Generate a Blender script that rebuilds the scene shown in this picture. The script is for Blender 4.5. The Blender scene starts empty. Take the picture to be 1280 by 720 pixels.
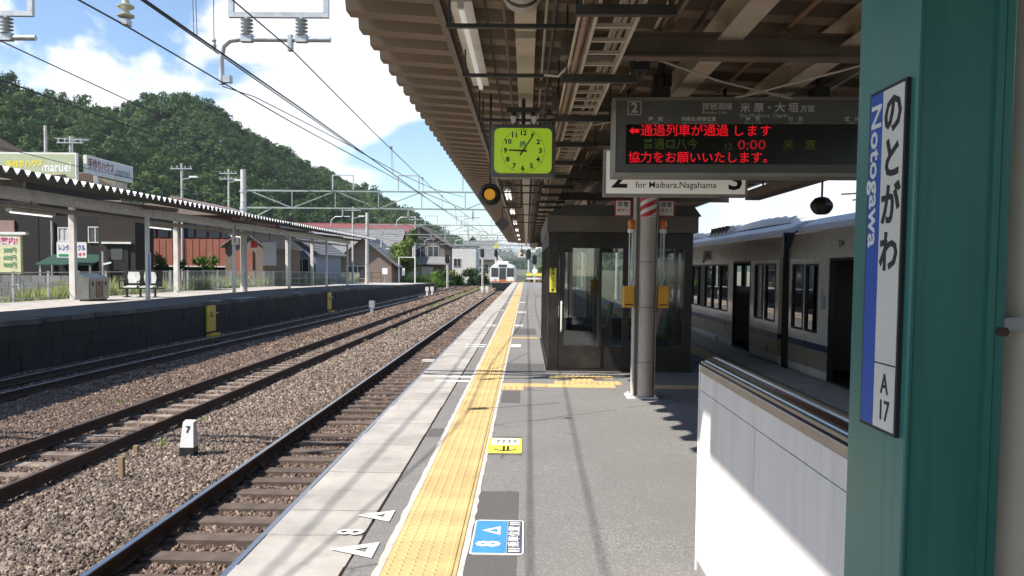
import bpy, bmesh, math, random
import numpy as np
from mathutils import Vector, Matrix, noise as mnoise

random.seed(7)
SC = bpy.context.scene
COL = SC.collection
R = math.radians

# ------------------------------------------------------------------ camera
EYE = 1.55
cam_d = bpy.data.cameras.new('camera')
cam_d.sensor_width = 36.0
cam_d.lens = 36.0 * 1050 / 1280
cam_d.clip_start = 0.05
cam_d.clip_end = 6000
cam_o = bpy.data.objects.new('camera', cam_d)
COL.objects.link(cam_o)
PITCH, YAW, ROLL = R(3.0), R(0.95), R(0.6)
fwd = Vector((-math.sin(YAW) * math.cos(PITCH), math.cos(YAW) * math.cos(PITCH), -math.sin(PITCH)))
rot = fwd.to_track_quat('-Z', 'Y').to_matrix().to_4x4() @ Matrix.Rotation(ROLL, 4, 'Z')
cam_o.matrix_world = Matrix.Translation((0, 0, EYE)) @ rot
cam_d.shift_y = 30 / 1280
SC.camera = cam_o

# ------------------------------------------------------------------ light and sky
SUN = Vector((-0.81, -0.45, 1.0)).normalized()        # towards the sun
sun_el = math.asin(SUN.z)
sun_az = math.atan2(SUN.x, SUN.y)
sl = bpy.data.lights.new('sun', 'SUN')
sl.energy = 5.0
sl.angle = R(0.55)
sl.color = (1.0, 0.945, 0.86)
so = bpy.data.objects.new('sun', sl)
so.rotation_euler = (-SUN).to_track_quat('-Z', 'Y').to_euler()
so.location = (-40, -20, 60)
COL.objects.link(so)

world = bpy.data.worlds.new('World')
SC.world = world
world.use_nodes = True
wn, wl = world.node_tree.nodes, world.node_tree.links
wn.clear()


def wnode(t, **kw):
    n = wn.new(t)
    for k, v in kw.items():
        setattr(n, k, v)
    return n


def wmath(op, a, b=None, c=None, clamp=False):
    n = wn.new('ShaderNodeMath')
    n.operation = op
    n.use_clamp = clamp
    for i, v in enumerate((a, b, c)):
        if v is None:
            continue
        if isinstance(v, (int, float)):
            n.inputs[i].default_value = v
        else:
            wl.new(v, n.inputs[i])
    return n.outputs[0]


sky = wnode('ShaderNodeTexSky', sky_type='NISHITA', sun_disc=False)
sky.sun_elevation = sun_el
sky.sun_rotation = sun_az
sky.air_density = 1.0
sky.dust_density = 0.25
sky.ozone_density = 3.5
tc = wnode('ShaderNodeTexCoord')
sep = wnode('ShaderNodeSeparateXYZ')
wl.new(tc.outputs['Generated'], sep.inputs[0])
elev = wmath('MAXIMUM', sep.outputs[2], 0.0)
# clouds: layered noise on the direction, stretched flat, more cover low in the sky
cmb = wnode('ShaderNodeCombineXYZ')
wl.new(wmath('MULTIPLY', sep.outputs[0], 1.0), cmb.inputs[0])
wl.new(wmath('MULTIPLY', sep.outputs[1], 1.0), cmb.inputs[1])
wl.new(wmath('MULTIPLY', sep.outputs[2], 2.1), cmb.inputs[2])
cn = wnode('ShaderNodeTexNoise')
cn.inputs['Scale'].default_value = 3.4
cn.inputs['Detail'].default_value = 9.0
cn.inputs['Roughness'].default_value = 0.52
cn.inputs['Distortion'].default_value = 0.25
mp = wnode('ShaderNodeMapping')
mp.inputs['Location'].default_value = (1.32, 0.4, 0.65)
wl.new(cmb.outputs[0], mp.inputs[0])
wl.new(mp.outputs[0], cn.inputs['Vector'])
band = wmath('SUBTRACT', 1.0, wmath('MULTIPLY', wmath('ABSOLUTE', wmath('SUBTRACT', elev, 0.19)), 3.1), clamp=True)
cover = wmath('ADD', cn.outputs['Fac'], wmath('MULTIPLY', band, 0.20))
# the cumulus stands low round the horizon; overhead the sky is clear
lowsky = wmath('SUBTRACT', 1.0, wmath('MULTIPLY', wmath('SUBTRACT', elev, 0.30), 5.0), clamp=True)
mr = wnode('ShaderNodeMapRange', interpolation_type='SMOOTHSTEP')
wl.new(cover, mr.inputs['Value'])
mr.inputs['From Min'].default_value = 0.645
mr.inputs['From Max'].default_value = 0.695
cn2 = wnode('ShaderNodeTexNoise')
cn2.inputs['Scale'].default_value = 9.0
cn2.inputs['Detail'].default_value = 6.0
wl.new(mp.outputs[0], cn2.inputs['Vector'])
ccol = wnode('ShaderNodeMix', data_type='RGBA')
wl.new(cn2.outputs['Fac'], ccol.inputs['Factor'])
ccol.inputs['A'].default_value = (4.6, 5.0, 5.6, 1)
ccol.inputs['B'].default_value = (7.2, 7.3, 7.4, 1)
smix = wnode('ShaderNodeMix', data_type='RGBA')
wl.new(wmath('MULTIPLY', wmath('MULTIPLY', mr.outputs['Result'], 0.97), lowsky), smix.inputs['Factor'])
wl.new(sky.outputs[0], smix.inputs['A'])
wl.new(ccol.outputs['Result'], smix.inputs['B'])
bg = wnode('ShaderNodeBackground')
bg.inputs['Strength'].default_value = 0.12
wl.new(smix.outputs['Result'], bg.inputs['Color'])
wo = wnode('ShaderNodeOutputWorld')
wl.new(bg.outputs[0], wo.inputs[0])

SC.view_settings.view_transform = 'Standard'
SC.view_settings.look = 'None'
SC.view_settings.gamma = 1.0
SC.view_settings.use_curve_mapping = False
SC.view_settings.exposure = 0.74
SC.cycles.max_bounces = 8
SC.cycles.diffuse_bounces = 4
SC.cycles.glossy_bounces = 4
SC.cycles.transparent_max_bounces = 12
SC.cycles.caustics_reflective = False
SC.cycles.caustics_refractive = False
SC.cycles.use_denoising = True


# ------------------------------------------------------------------ materials
def lin(c):
    return tuple(((v / 12.92) if v <= 0.04045 else ((v + 0.055) / 1.055) ** 2.4) for v in c)


class NT:
    def __init__(self, name):
        self.m = bpy.data.materials.new(name)
        self.m.use_nodes = True
        self.t = self.m.node_tree
        self.n, self.l = self.t.nodes, self.t.links
        self.b = self.n['Principled BSDF']

    def node(self, t, **kw):
        n = self.n.new(t)
        for k, v in kw.items():
            setattr(n, k, v)
        return n

    def math(self, op, a, b=None, clamp=False):
        n = self.n.new('ShaderNodeMath')
        n.operation = op
        n.use_clamp = clamp
        for i, v in enumerate((a, b)):
            if v is None:
                continue
            if isinstance(v, (int, float)):
                n.inputs[i].default_value = v
            else:
                self.l.new(v, n.inputs[i])
        return n.outputs[0]

    def pos(self, scale=(1, 1, 1), obj=False):
        if obj:
            src = self.node('ShaderNodeTexCoord').outputs['Object']
        else:
            src = self.node('ShaderNodeNewGeometry').outputs['Position']
        mpn = self.node('ShaderNodeMapping')
        mpn.inputs['Scale'].default_value = scale
        self.l.new(src, mpn.inputs[0])
        return mpn.outputs[0]

    def noise(self, vec, scale, detail=4, rough=0.55):
        n = self.node('ShaderNodeTexNoise')
        n.inputs['Scale'].default_value = scale
        n.inputs['Detail'].default_value = detail
        n.inputs['Roughness'].default_value = rough
        self.l.new(vec, n.inputs['Vector'])
        return n.outputs['Fac']

    def node_noise_vec(self, vec, scale):
        n = self.node('ShaderNodeTexNoise')
        n.inputs['Scale'].default_value = scale
        self.l.new(vec, n.inputs['Vector'])
        return n.outputs['Color']

    def ramp(self, fac, stops):
        n = self.node('ShaderNodeValToRGB')
        e = n.color_ramp.elements
        while len(e) < len(stops):
            e.new(0.5)
        for i, (p, c) in enumerate(stops):
            e[i].position = p
            e[i].color = (*c, 1) if len(c) == 3 else c
        self.l.new(fac, n.inputs[0])
        return n.outputs[0]

    def mix(self, fac, a, b, mode='MIX'):
        n = self.node('ShaderNodeMix', data_type='RGBA', blend_type=mode)
        for nm, v in (('Factor', fac), ('A', a), ('B', b)):
            if isinstance(v, (int, float)):
                n.inputs[nm].default_value = v
            elif isinstance(v, tuple):
                n.inputs[nm].default_value = (*v, 1) if len(v) == 3 else v
            else:
                self.l.new(v, n.inputs[nm])
        return n.outputs['Result']

    def bump(self, h, strength=0.3, dist=0.01):
        n = self.node('ShaderNodeBump')
        n.inputs['Strength'].default_value = strength
        n.inputs['Distance'].default_value = dist
        self.l.new(h, n.inputs['Height'])
        self.l.new(n.outputs[0], self.b.inputs['Normal'])

    def set(self, name, v):
        if isinstance(v, (int, float)):
            self.b.inputs[name].default_value = v
        elif isinstance(v, tuple):
            self.b.inputs[name].default_value = (*v, 1) if len(v) == 3 else v
        else:
            self.l.new(v, self.b.inputs[name])


def M(name, c, c2=None, scale=3.0, rough=0.6, metal=0.0, bump=0.0, bscale=60.0, stretch=(1, 1, 1), rnd=0.0,
      spec=0.5, dirt=None, dscale=1.2, damt=0.5, lo=0.35, hi=0.65):
    """general weathered surface: two tones by noise, optional dirt streaks, per-object variation and fine relief"""
    k = NT(name)
    v = k.pos(stretch)
    c2 = c2 or tuple(x * 0.8 for x in c)
    f = k.noise(v, scale, 6, 0.6)
    col = k.ramp(f, [(lo, c2), (hi, c)])
    if dirt:
        f2 = k.noise(v, dscale, 8, 0.65)
        col = k.mix(k.math('MULTIPLY', k.ramp(f2, [(0.5, (0, 0, 0)), (0.72, (1, 1, 1))]), damt), col, dirt)
    if rnd:
        oi = k.node('ShaderNodeObjectInfo').outputs['Random']
        g = k.math('ADD', k.math('MULTIPLY', oi, rnd * 2), 1 - rnd)
        cx = k.node('ShaderNodeCombineColor')
        for i in range(3):
            k.l.new(g, cx.inputs[i])
        col = k.mix(1.0, col, cx.outputs[0], 'MULTIPLY')
    k.set('Base Color', col)
    rr = k.math('ADD', k.math('MULTIPLY', f, 0.25), rough - 0.125, clamp=True)
    k.set('Roughness', rr)
    k.set('Metallic', metal)
    k.set('Specular IOR Level', spec)
    if bump:
        k.bump(k.noise(v, bscale, 3, 0.6), bump, 0.01)
    return k.m


def EM(name, c, strength):
    k = NT(name)
    k.set('Base Color', tuple(x * 0.3 for x in c))
    k.set('Emission Color', c)
    k.set('Emission Strength', strength)
    return k.m


def speckle(name, stops, vscale, stain, big=0.6, bump=0.6, rough=0.85, cracks=False):
    """asphalt and ground: fine aggregate speckle over soft large stains"""
    k = NT(name)
    v = k.pos()
    vo = k.node('ShaderNodeTexVoronoi')
    vo.inputs['Scale'].default_value = vscale
    k.l.new(v, vo.inputs['Vector'])
    sp = k.node('ShaderNodeSeparateColor')
    k.l.new(vo.outputs['Color'], sp.inputs[0])
    col = k.ramp(sp.outputs[0], stops)
    n1 = k.noise(v, big, 7, 0.62)
    col = k.mix(k.ramp(n1, [(0.40, (0.75, 0.75, 0.75)), (0.66, (0, 0, 0))]), col, stain)
    n2 = k.noise(v, 7.0, 5, 0.7)
    col = k.mix(k.math('MULTIPLY', n2, 0.5), col, tuple(x * 0.72 for x in stain))
    if cracks:
        # hairline cracks, oil and chewing gum spots
        wv = k.mix(0.12, v, k.node_noise_vec(v, 2.2))
        c1_ = k.node('ShaderNodeTexVoronoi', feature='DISTANCE_TO_EDGE')
        c1_.inputs['Scale'].default_value = 0.42
        k.l.new(wv, c1_.inputs['Vector'])
        gate = k.ramp(k.noise(v, 0.9, 3), [(0.50, (0, 0, 0)), (0.58, (1, 1, 1))])
        linem = k.ramp(c1_.outputs['Distance'], [(0.0, (1, 1, 1)), (0.006, (0, 0, 0))])
        col = k.mix(k.math('MULTIPLY', k.math('MULTIPLY', linem, gate), 0.75), col, (0.05, 0.048, 0.045))
        sv = k.node('ShaderNodeTexVoronoi')
        sv.inputs['Scale'].default_value = 2.3
        k.l.new(v, sv.inputs['Vector'])
        spt = k.node('ShaderNodeSeparateColor')
        k.l.new(sv.outputs['Color'], spt.inputs[0])
        spot = k.ramp(sv.outputs['Distance'], [(0.0, (1, 1, 1)), (0.045, (1, 1, 1)), (0.06, (0, 0, 0))])
        gate2 = k.ramp(spt.outputs[1], [(0.62, (0, 0, 0)), (0.64, (1, 1, 1))])
        col = k.mix(k.math('MULTIPLY', k.math('MULTIPLY', spot, gate2), 0.6), col, (0.085, 0.08, 0.075))
    k.set('Base Color', col)
    k.set('Roughness', rough)
    k.bump(k.math('ADD', vo.outputs['Distance'], k.noise(v, 45, 4)), bump, 0.004)
    return k.m


MT = {}
MT['asphalt'] = speckle('asphalt', [(0.0, (0.15, 0.142, 0.138)), (0.5, (0.235, 0.224, 0.217)), (0.85, (0.32, 0.305, 0.295)), (1, (0.47, 0.45, 0.43))], 130, (0.20, 0.192, 0.183), cracks=True)
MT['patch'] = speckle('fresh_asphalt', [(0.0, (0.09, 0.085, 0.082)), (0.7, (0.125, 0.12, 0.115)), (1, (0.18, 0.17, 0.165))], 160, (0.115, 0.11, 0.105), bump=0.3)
MT['slab'] = M('platform_concrete', (0.46, 0.428, 0.392), (0.36, 0.335, 0.305), 2.2, 0.85, bump=0.25, bscale=120, rnd=0.09, dirt=(0.22, 0.20, 0.175), dscale=2.4, damt=0.6)
MT['concrete'] = M('old_concrete', (0.30, 0.285, 0.26), (0.20, 0.19, 0.175), 1.5, 0.9, bump=0.4, bscale=40, rnd=0.08, dirt=(0.09, 0.085, 0.07), dscale=1.1, damt=0.7)
MT['concrete_dark'] = M('dirty_shade_dark_wall', (0.042, 0.038, 0.033), (0.022, 0.020, 0.017), 1.5, 0.95, bump=0.4, bscale=40, rnd=0.10, dirt=(0.018, 0.022, 0.014), dscale=1.4, damt=0.8)  # wall is dirty; its shade is also darkened into the base colour
MT['concrete_shade'] = M('shade_darkened_concrete', (0.13, 0.122, 0.11), (0.075, 0.07, 0.063), 1.5, 0.9, bump=0.4, bscale=40, rnd=0.3, dirt=(0.04, 0.038, 0.033), dscale=1.1, damt=0.7)  # nosing concrete darkened to paint in the canopy shade
MT['pole'] = M('spun_concrete', (0.50, 0.49, 0.46), (0.40, 0.39, 0.37), 2, 0.85, bump=0.15, bscale=80)
MT['tactile'] = M('tactile_yellow', (0.62, 0.45, 0.20), (0.52, 0.375, 0.165), 2.5, 0.75, rnd=0.09, bump=0.1, bscale=150, dirt=(0.36, 0.285, 0.155), dscale=3.0, damt=0.6)
MT['line_white'] = M('worn_white_line', (0.66, 0.62, 0.57), (0.45, 0.42, 0.38), 9, 0.8, bump=0.1)
MT['paint_white'] = M('road_paint_white', (0.80, 0.79, 0.76), (0.66, 0.65, 0.62), 14, 0.7)
MT['ballast_bed'] = speckle('ballast_bed', [(0, (0.05, 0.04, 0.033)), (0.6, (0.14, 0.11, 0.09)), (1, (0.25, 0.20, 0.17))], 22, (0.12, 0.085, 0.063), bump=1.0)
MT['earth'] = speckle('earth', [(0, (0.10, 0.09, 0.06)), (0.6, (0.17, 0.15, 0.10)), (1, (0.24, 0.21, 0.15))], 3.0, (0.10, 0.12, 0.055), big=0.08)
MT['rail_rust'] = M('rail_rust', (0.085, 0.05, 0.034), (0.045, 0.029, 0.022), 6, 0.8, metal=0.2, bump=0.2)
MT['rail_top'] = M('rail_polished', (0.55, 0.56, 0.58), (0.42, 0.43, 0.45), 3, 0.28, metal=1.0, stretch=(8, 0.3, 8))
MT['rail_dull'] = M('rail_dull_top', (0.20, 0.14, 0.11), (0.12, 0.085, 0.07), 3, 0.5, metal=0.6)
MT['sleeper'] = M('dusty_sleeper', (0.142, 0.103, 0.08), (0.085, 0.062, 0.05), 5, 0.9, rnd=0.14, bump=0.3, bscale=50)
MT['sleeper_pale'] = M('pale_sleeper', (0.33, 0.265, 0.21), (0.16, 0.115, 0.085), 3.2, 0.9, rnd=0.25, bump=0.3)
MT['deck'] = M('canopy_deck_brown', (0.29, 0.22, 0.163), (0.225, 0.168, 0.125), 1.4, 0.55, rnd=0.0, dirt=(0.22, 0.15, 0.10), dscale=2.2, damt=0.35, stretch=(0.5, 2, 1))
MT['beam_cream'] = M('beam_cream_paint', (0.64, 0.55, 0.45), (0.55, 0.46, 0.37), 3, 0.5, dirt=(0.25, 0.16, 0.10), dscale=2.5, damt=0.4)
MT['beam_brown'] = M('beam_brown_paint', (0.20, 0.155, 0.12), (0.13, 0.10, 0.08), 3, 0.5)
MT['roof_top'] = M('pale_roof_top', (0.74, 0.74, 0.73), (0.62, 0.62, 0.61), 3, 0.5)
MT['dark_steel'] = M('dark_steel', (0.045, 0.042, 0.038), (0.03, 0.028, 0.026), 5, 0.55)
MT['black'] = M('black_paint', (0.018, 0.018, 0.019), (0.012, 0.012, 0.012), 4, 0.45)
MT['pipe_grey'] = M('pvc_pipe_grey', (0.56, 0.52, 0.47), (0.47, 0.43, 0.385), 4, 0.5)
MT['pipe_tan'] = M('pipe_tan', (0.46, 0.39, 0.33), (0.38, 0.32, 0.265), 4, 0.45)
MT['pipe_brown'] = M('pipe_brown', (0.34, 0.20, 0.12), (0.24, 0.14, 0.085), 4, 0.5)
MT['cream'] = M('downpipe_cream', (0.62, 0.58, 0.51), (0.55, 0.51, 0.45), 3, 0.4)
MT['white'] = M('white_paint', (0.78, 0.77, 0.75), (0.70, 0.69, 0.67), 3, 0.5)
MT['white_dirty'] = M('white_paint_weathered', (0.76, 0.73, 0.70), (0.64, 0.61, 0.58), 3, 0.6, dirt=(0.30, 0.22, 0.15), dscale=2, damt=0.4)
MT['wall_white'] = M('parapet_white', (0.76, 0.72, 0.69), (0.70, 0.66, 0.63), 2.5, 0.55, bump=0.08, bscale=90, stretch=(5, 5, 0.6), dirt=(0.48, 0.42, 0.37), dscale=1.6, damt=0.4)
MT['wood'] = M('handrail_wood', (0.42, 0.33, 0.25), (0.32, 0.25, 0.19), 6, 0.5, stretch=(8, 1, 8))
MT['steel_sky_tint'] = M('stainless_rail', (0.24, 0.31, 0.44), (0.20, 0.26, 0.37), 3, 0.2, metal=1.0, stretch=(20, 0.5, 20))  # blue sky reflection tinted into the steel colour
MT['stainless'] = M('stainless_sheet', (0.30, 0.29, 0.265), (0.21, 0.20, 0.185), 4, 0.32, metal=0.9, stretch=(1, 1, 6))
MT['galv'] = M('galvanised_steel', (0.50, 0.52, 0.53), (0.38, 0.40, 0.41), 9, 0.45, metal=0.55)
MT['galv_green'] = M('galvanised_pale_green', (0.30, 0.34, 0.31), (0.23, 0.26, 0.24), 5, 0.5, metal=0.2)
MT['teal'] = M('pillar_teal', (0.040, 0.185, 0.158), (0.030, 0.155, 0.135), 1.2, 0.32, bump=0.03, bscale=220, dirt=(0.018, 0.06, 0.054), dscale=5, damt=0.5)
k = NT('pillar_teal_paint')
v_ = k.pos()
f_ = k.noise(k.pos((3, 3, 0.5)), 1.6, 6)
col_ = k.ramp(f_, [(0.35, (0.030, 0.155, 0.135)), (0.65, (0.042, 0.19, 0.162))])
col_ = k.mix(k.math('MULTIPLY', k.ramp(k.noise(k.pos((9, 9, 0.35)), 2.2, 5), [(0.52, (0, 0, 0)), (0.72, (1, 1, 1))]), 0.4), col_, (0.022, 0.075, 0.066))
chip = k.ramp(k.noise(v_, 38, 3, 0.5), [(0.735, (0, 0, 0)), (0.75, (1, 1, 1))])
gate_ = k.ramp(k.noise(v_, 3.3, 3), [(0.50, (0, 0, 0)), (0.60, (1, 1, 1))])
chipm = k.math('MULTIPLY', chip, gate_)
col_ = k.mix(chipm, col_, (0.085, 0.042, 0.024))
k.set('Base Color', col_)
k.set('Roughness', k.math('ADD', k.math('MULTIPLY', f_, 0.22), 0.22))
k.bump(k.math('ADD', k.math('MULTIPLY', chipm, -1.5), k.noise(k.pos((60, 60, 4)), 3, 3)), 0.10, 0.004)
MT['teal'] = k.m
MT['blue'] = M('sign_blue', (0.012, 0.075, 0.40), (0.010, 0.068, 0.36), 3, 0.5)
MT['sticker_blue'] = M('sticker_blue', (0.07, 0.29, 0.62), (0.06, 0.25, 0.55), 12, 0.55)
MT['sticker_dark'] = M('sticker_slate', (0.085, 0.10, 0.14), (0.07, 0.08, 0.11), 12, 0.55)
MT['sticker_yellow'] = M('sticker_yellow', (0.80, 0.76, 0.10), (0.70, 0.66, 0.09), 12, 0.55)
MT['yellow'] = M('safety_yellow', (0.72, 0.50, 0.04), (0.60, 0.40, 0.03), 6, 0.5, dirt=(0.25, 0.17, 0.04), dscale=5, damt=0.6)
MT['box_orange'] = M('button_box_amber', (0.66, 0.34, 0.035), (0.56, 0.28, 0.03), 6, 0.4)
MT['red'] = M('sign_red', (0.55, 0.035, 0.03), (0.45, 0.03, 0.026), 6, 0.5)
MT['orange_lens'] = M('orange_lens', (0.75, 0.20, 0.03), (0.65, 0.16, 0.02), 6, 0.25)
MT['wr_brown'] = M('waiting_room_bronze', (0.022, 0.018, 0.016), (0.016, 0.0135, 0.012), 3, 0.35, dirt=(0.10, 0.085, 0.07), dscale=3, damt=0.3)
MT['wr_fascia'] = M('waiting_room_fascia', (0.135, 0.105, 0.082), (0.10, 0.08, 0.064), 3, 0.45)
MT['board_grey'] = M('departure_board_grey', (0.12, 0.118, 0.11), (0.10, 0.098, 0.092), 3, 0.5)
MT['board_frame'] = M('departure_board_frame', (0.36, 0.34, 0.31), (0.28, 0.265, 0.24), 3, 0.45, dirt=(0.16, 0.13, 0.1), dscale=4, damt=0.4)
MT['panel_black'] = M('led_panel_black', (0.006, 0.006, 0.006), (0.004, 0.004, 0.004), 5, 0.25)
MT['ink_grey'] = M('print_grey', (0.66, 0.66, 0.63), None, 6, 0.6)
MT['ink_black'] = M('print_black', (0.012, 0.012, 0.014), None, 6, 0.6)
MT['sign_face'] = M('sign_white_acrylic', (0.72, 0.70, 0.65), (0.66, 0.64, 0.59), 2, 0.35)
MT['led_red'] = EM('led_red', (1.0, 0.006, 0.02), 0.36)
MT['led_red_dim'] = EM('led_red_dim', (0.8, 0.01, 0.03), 0.17)
MT['led_green_dim'] = EM('led_green_dim', (0.13, 0.20, 0.02), 0.05)
MT['lamp_amber'] = EM('lamp_amber', (1.0, 0.46, 0.05), 0.26)
MT['headlight'] = EM('headlight', (1.0, 0.72, 0.45), 4.0)
MT['clock_face'] = M('clock_face_lime', (0.40, 0.62, 0.04), (0.35, 0.56, 0.035), 1.5, 0.3)
k = NT('sign_glow')
k.set('Base Color', (0.72, 0.69, 0.63))
k.set('Emission Color', (1.0, 0.93, 0.82))
k.set('Emission Strength', 0.12)  # faint emission added to lift the shaded sign face
k.set('Roughness', 0.35)
MT['sign_glow'] = k.m
k = NT('clock_face_lit')
k.set('Base Color', (0.36, 0.56, 0.03))
k.set('Emission Color', (0.44, 0.66, 0.04))
k.set('Emission Strength', 0.20)
k.set('Roughness', 0.25)
MT['clock_face'] = k.m
MT['tube'] = EM('fluorescent_tube_brightened', (1.0, 0.94, 0.84), 0.26)  # faint glow added to brighten the near tube, which looks unlit
MT['tube_lit'] = EM('fluorescent_tube_lit', (1, 0.97, 0.9), 1.0)
MT['train_white'] = M('train_ivory', (0.64, 0.61, 0.565), (0.57, 0.54, 0.50), 2, 0.14, dirt=(0.36, 0.31, 0.26), dscale=2.5, damt=0.35)
MT['train_white'].node_tree.nodes['Principled BSDF'].inputs['Metallic'].default_value = 0.15
MT['train_far'] = M('train_white_enamel', (0.80, 0.78, 0.74), (0.72, 0.70, 0.66), 2, 0.3)
MT['train_roof'] = M('train_roof_grey', (0.60, 0.64, 0.70), (0.52, 0.56, 0.62), 3, 0.4)
MT['train_dome'] = M('air_conditioner_white', (0.72, 0.72, 0.70), (0.62, 0.62, 0.60), 3, 0.45)
MT['train_brown'] = M('train_beige_band', (0.24, 0.20, 0.15), (0.20, 0.165, 0.125), 3, 0.3)
MT['train_blue'] = M('train_blue_band', (0.018, 0.026, 0.085), (0.014, 0.02, 0.07), 3, 0.3)
MT['train_orange'] = M('train_orange_band', (0.65, 0.18, 0.03), (0.55, 0.15, 0.03), 3, 0.35)
MT['bellows'] = M('gangway_grey', (0.40, 0.39, 0.37), (0.30, 0.295, 0.28), 3, 0.7)
MT['seat_green'] = M('seat_green', (0.03, 0.11, 0.07), None, 5, 0.6)
MT['seat_pink'] = M('seat_salmon', (0.55, 0.24, 0.19), None, 5, 0.5)
MT['seat_white'] = M('seat_white_plastic', (0.72, 0.72, 0.70), None, 5, 0.35)
MT['dark_wall'] = M('burnt_cedar_wall', (0.012, 0.0095, 0.008), (0.008, 0.0065, 0.006), 6, 0.8, stretch=(6, 6, 0.6), bump=0.2)
MT['dark_wall2'] = M('brown_board_wall', (0.024, 0.017, 0.0135), (0.016, 0.012, 0.010), 6, 0.8, stretch=(6, 6, 0.6), bump=0.2)
MT['red_wall'] = M('red_oxide_sheet', (0.34, 0.12, 0.078), (0.27, 0.095, 0.062), 2.5, 0.7, stretch=(3, 3, 0.4), dirt=(0.16, 0.06, 0.04), dscale=1.8, damt=0.4)
MT['red_dark'] = M('red_oxide_frames', (0.16, 0.04, 0.03), None, 3, 0.7)
MT['roof_tile'] = M('grey_roof_tile', (0.24, 0.235, 0.235), (0.17, 0.168, 0.17), 4, 0.6, bump=0.5, bscale=14)
MT['roof_brown'] = M('brown_roof_sheet', (0.26, 0.19, 0.15), (0.20, 0.145, 0.115), 4, 0.6)
MT['roof_red'] = M('red_roof_sheet', (0.27, 0.09, 0.085), (0.21, 0.075, 0.07), 4, 0.55)
MT['plaster'] = M('cream_plaster', (0.50, 0.45, 0.37), (0.42, 0.375, 0.31), 2.5, 0.9)
MT['plaster_white'] = M('white_plaster', (0.66, 0.65, 0.62), (0.58, 0.57, 0.54), 2.5, 0.9)
MT['wall_blue'] = M('blue_grey_siding', (0.18, 0.22, 0.29), (0.15, 0.185, 0.245), 2.5, 0.8)
MT['wall_brown'] = M('brown_siding', (0.20, 0.155, 0.125), (0.155, 0.12, 0.098), 2.5, 0.8)
MT['pink_wall'] = M('pinkish_wall', (0.33, 0.21, 0.18), None, 2.5, 0.8)
MT['sign_green'] = M('sign_sage', (0.40, 0.46, 0.30), (0.36, 0.41, 0.26), 2.5, 0.5)
MT['sign_grey'] = M('sign_pale_grey', (0.52, 0.55, 0.58), (0.46, 0.49, 0.52), 2.5, 0.5)
MT['ink_yellow'] = M('print_yellow', (0.85, 0.70, 0.02), None, 6, 0.6)
MT['ink_white'] = M('print_white', (0.85, 0.85, 0.83), None, 6, 0.6)
MT['ink_maroon'] = M('print_maroon', (0.24, 0.05, 0.025), None, 6, 0.6)
MT['ink_steel'] = M('print_steel', (0.27, 0.30, 0.34), None, 6, 0.6)
MT['ink_pink'] = M('print_magenta', (0.62, 0.02, 0.15), None, 6, 0.6)
MT['ink_green'] = M('print_green', (0.03, 0.25, 0.12), None, 6, 0.6)
MT['ink_blue'] = M('print_blue', (0.03, 0.04, 0.35), None, 6, 0.6)
MT['sign_lemon'] = M('sign_lemon', (0.72, 0.68, 0.42), None, 3, 0.5)
MT['awning'] = M('awning_green', (0.02, 0.07, 0.05), None, 3, 0.6)
MT['stone_block'] = M('grey_block', (0.22, 0.215, 0.205), (0.15, 0.147, 0.14), 5, 0.9, rnd=0.2, bump=0.4)
MT['wood_stake'] = M('weathered_stake', (0.34, 0.24, 0.14), (0.24, 0.17, 0.10), 8, 0.9, stretch=(10, 10, 1))
MT['porcelain'] = M('insulator_porcelain', (0.42, 0.44, 0.45), (0.36, 0.38, 0.39), 5, 0.2)
MT['porcelain_cream'] = M('insulator_cream', (0.55, 0.54, 0.42), None, 5, 0.2)
MT['wire'] = M('overhead_wire_dark', (0.035, 0.034, 0.033), (0.025, 0.024, 0.024), 5, 0.6)
MT['wire_grey'] = M('overhead_wire_grey', (0.16, 0.16, 0.16), None, 5, 0.5)
MT['bark'] = M('bark', (0.12, 0.085, 0.06), (0.08, 0.055, 0.04), 8, 0.9, stretch=(4, 4, 1))


def glass_mat(name, tint, refl, clear):
    k = NT(name)
    k.n.remove(k.b)
    tr = k.node('ShaderNodeBsdfTransparent')
    tr.inputs[0].default_value = (*tint, 1)
    gl = k.node('ShaderNodeBsdfGlossy')
    gl.inputs['Roughness'].default_value = 0.015
    gl.inputs['Color'].default_value = (0.9, 0.92, 0.93, 1)
    fr = k.node('ShaderNodeFresnel')
    fr.inputs['IOR'].default_value = 1.5
    f = k.math('ADD', k.math('MULTIPLY', fr.outputs[0], 1.0), refl, clamp=True)
    mx = k.node('ShaderNodeMixShader')
    k.l.new(f, mx.inputs[0])
    k.l.new(tr.outputs[0], mx.inputs[1])
    k.l.new(gl.outputs[0], mx.inputs[2])
    k.l.new(mx.outputs[0], k.n['Material Output'].inputs[0])
    return k.m


MT['glass'] = glass_mat('window_glass', (0.86, 0.88, 0.87), 0.045, 1)
MT['glass_dark'] = glass_mat('train_window_glass', (0.16, 0.18, 0.18), 0.12, 1)
MT['glass_house'] = M('house_window_glass', (0.05, 0.06, 0.07), None, 3, 0.08)
MT['curtain'] = M('curtain_white', (0.55, 0.52, 0.50), (0.4, 0.38, 0.36), 30, 0.9, stretch=(1, 1, 0.02))


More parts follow.
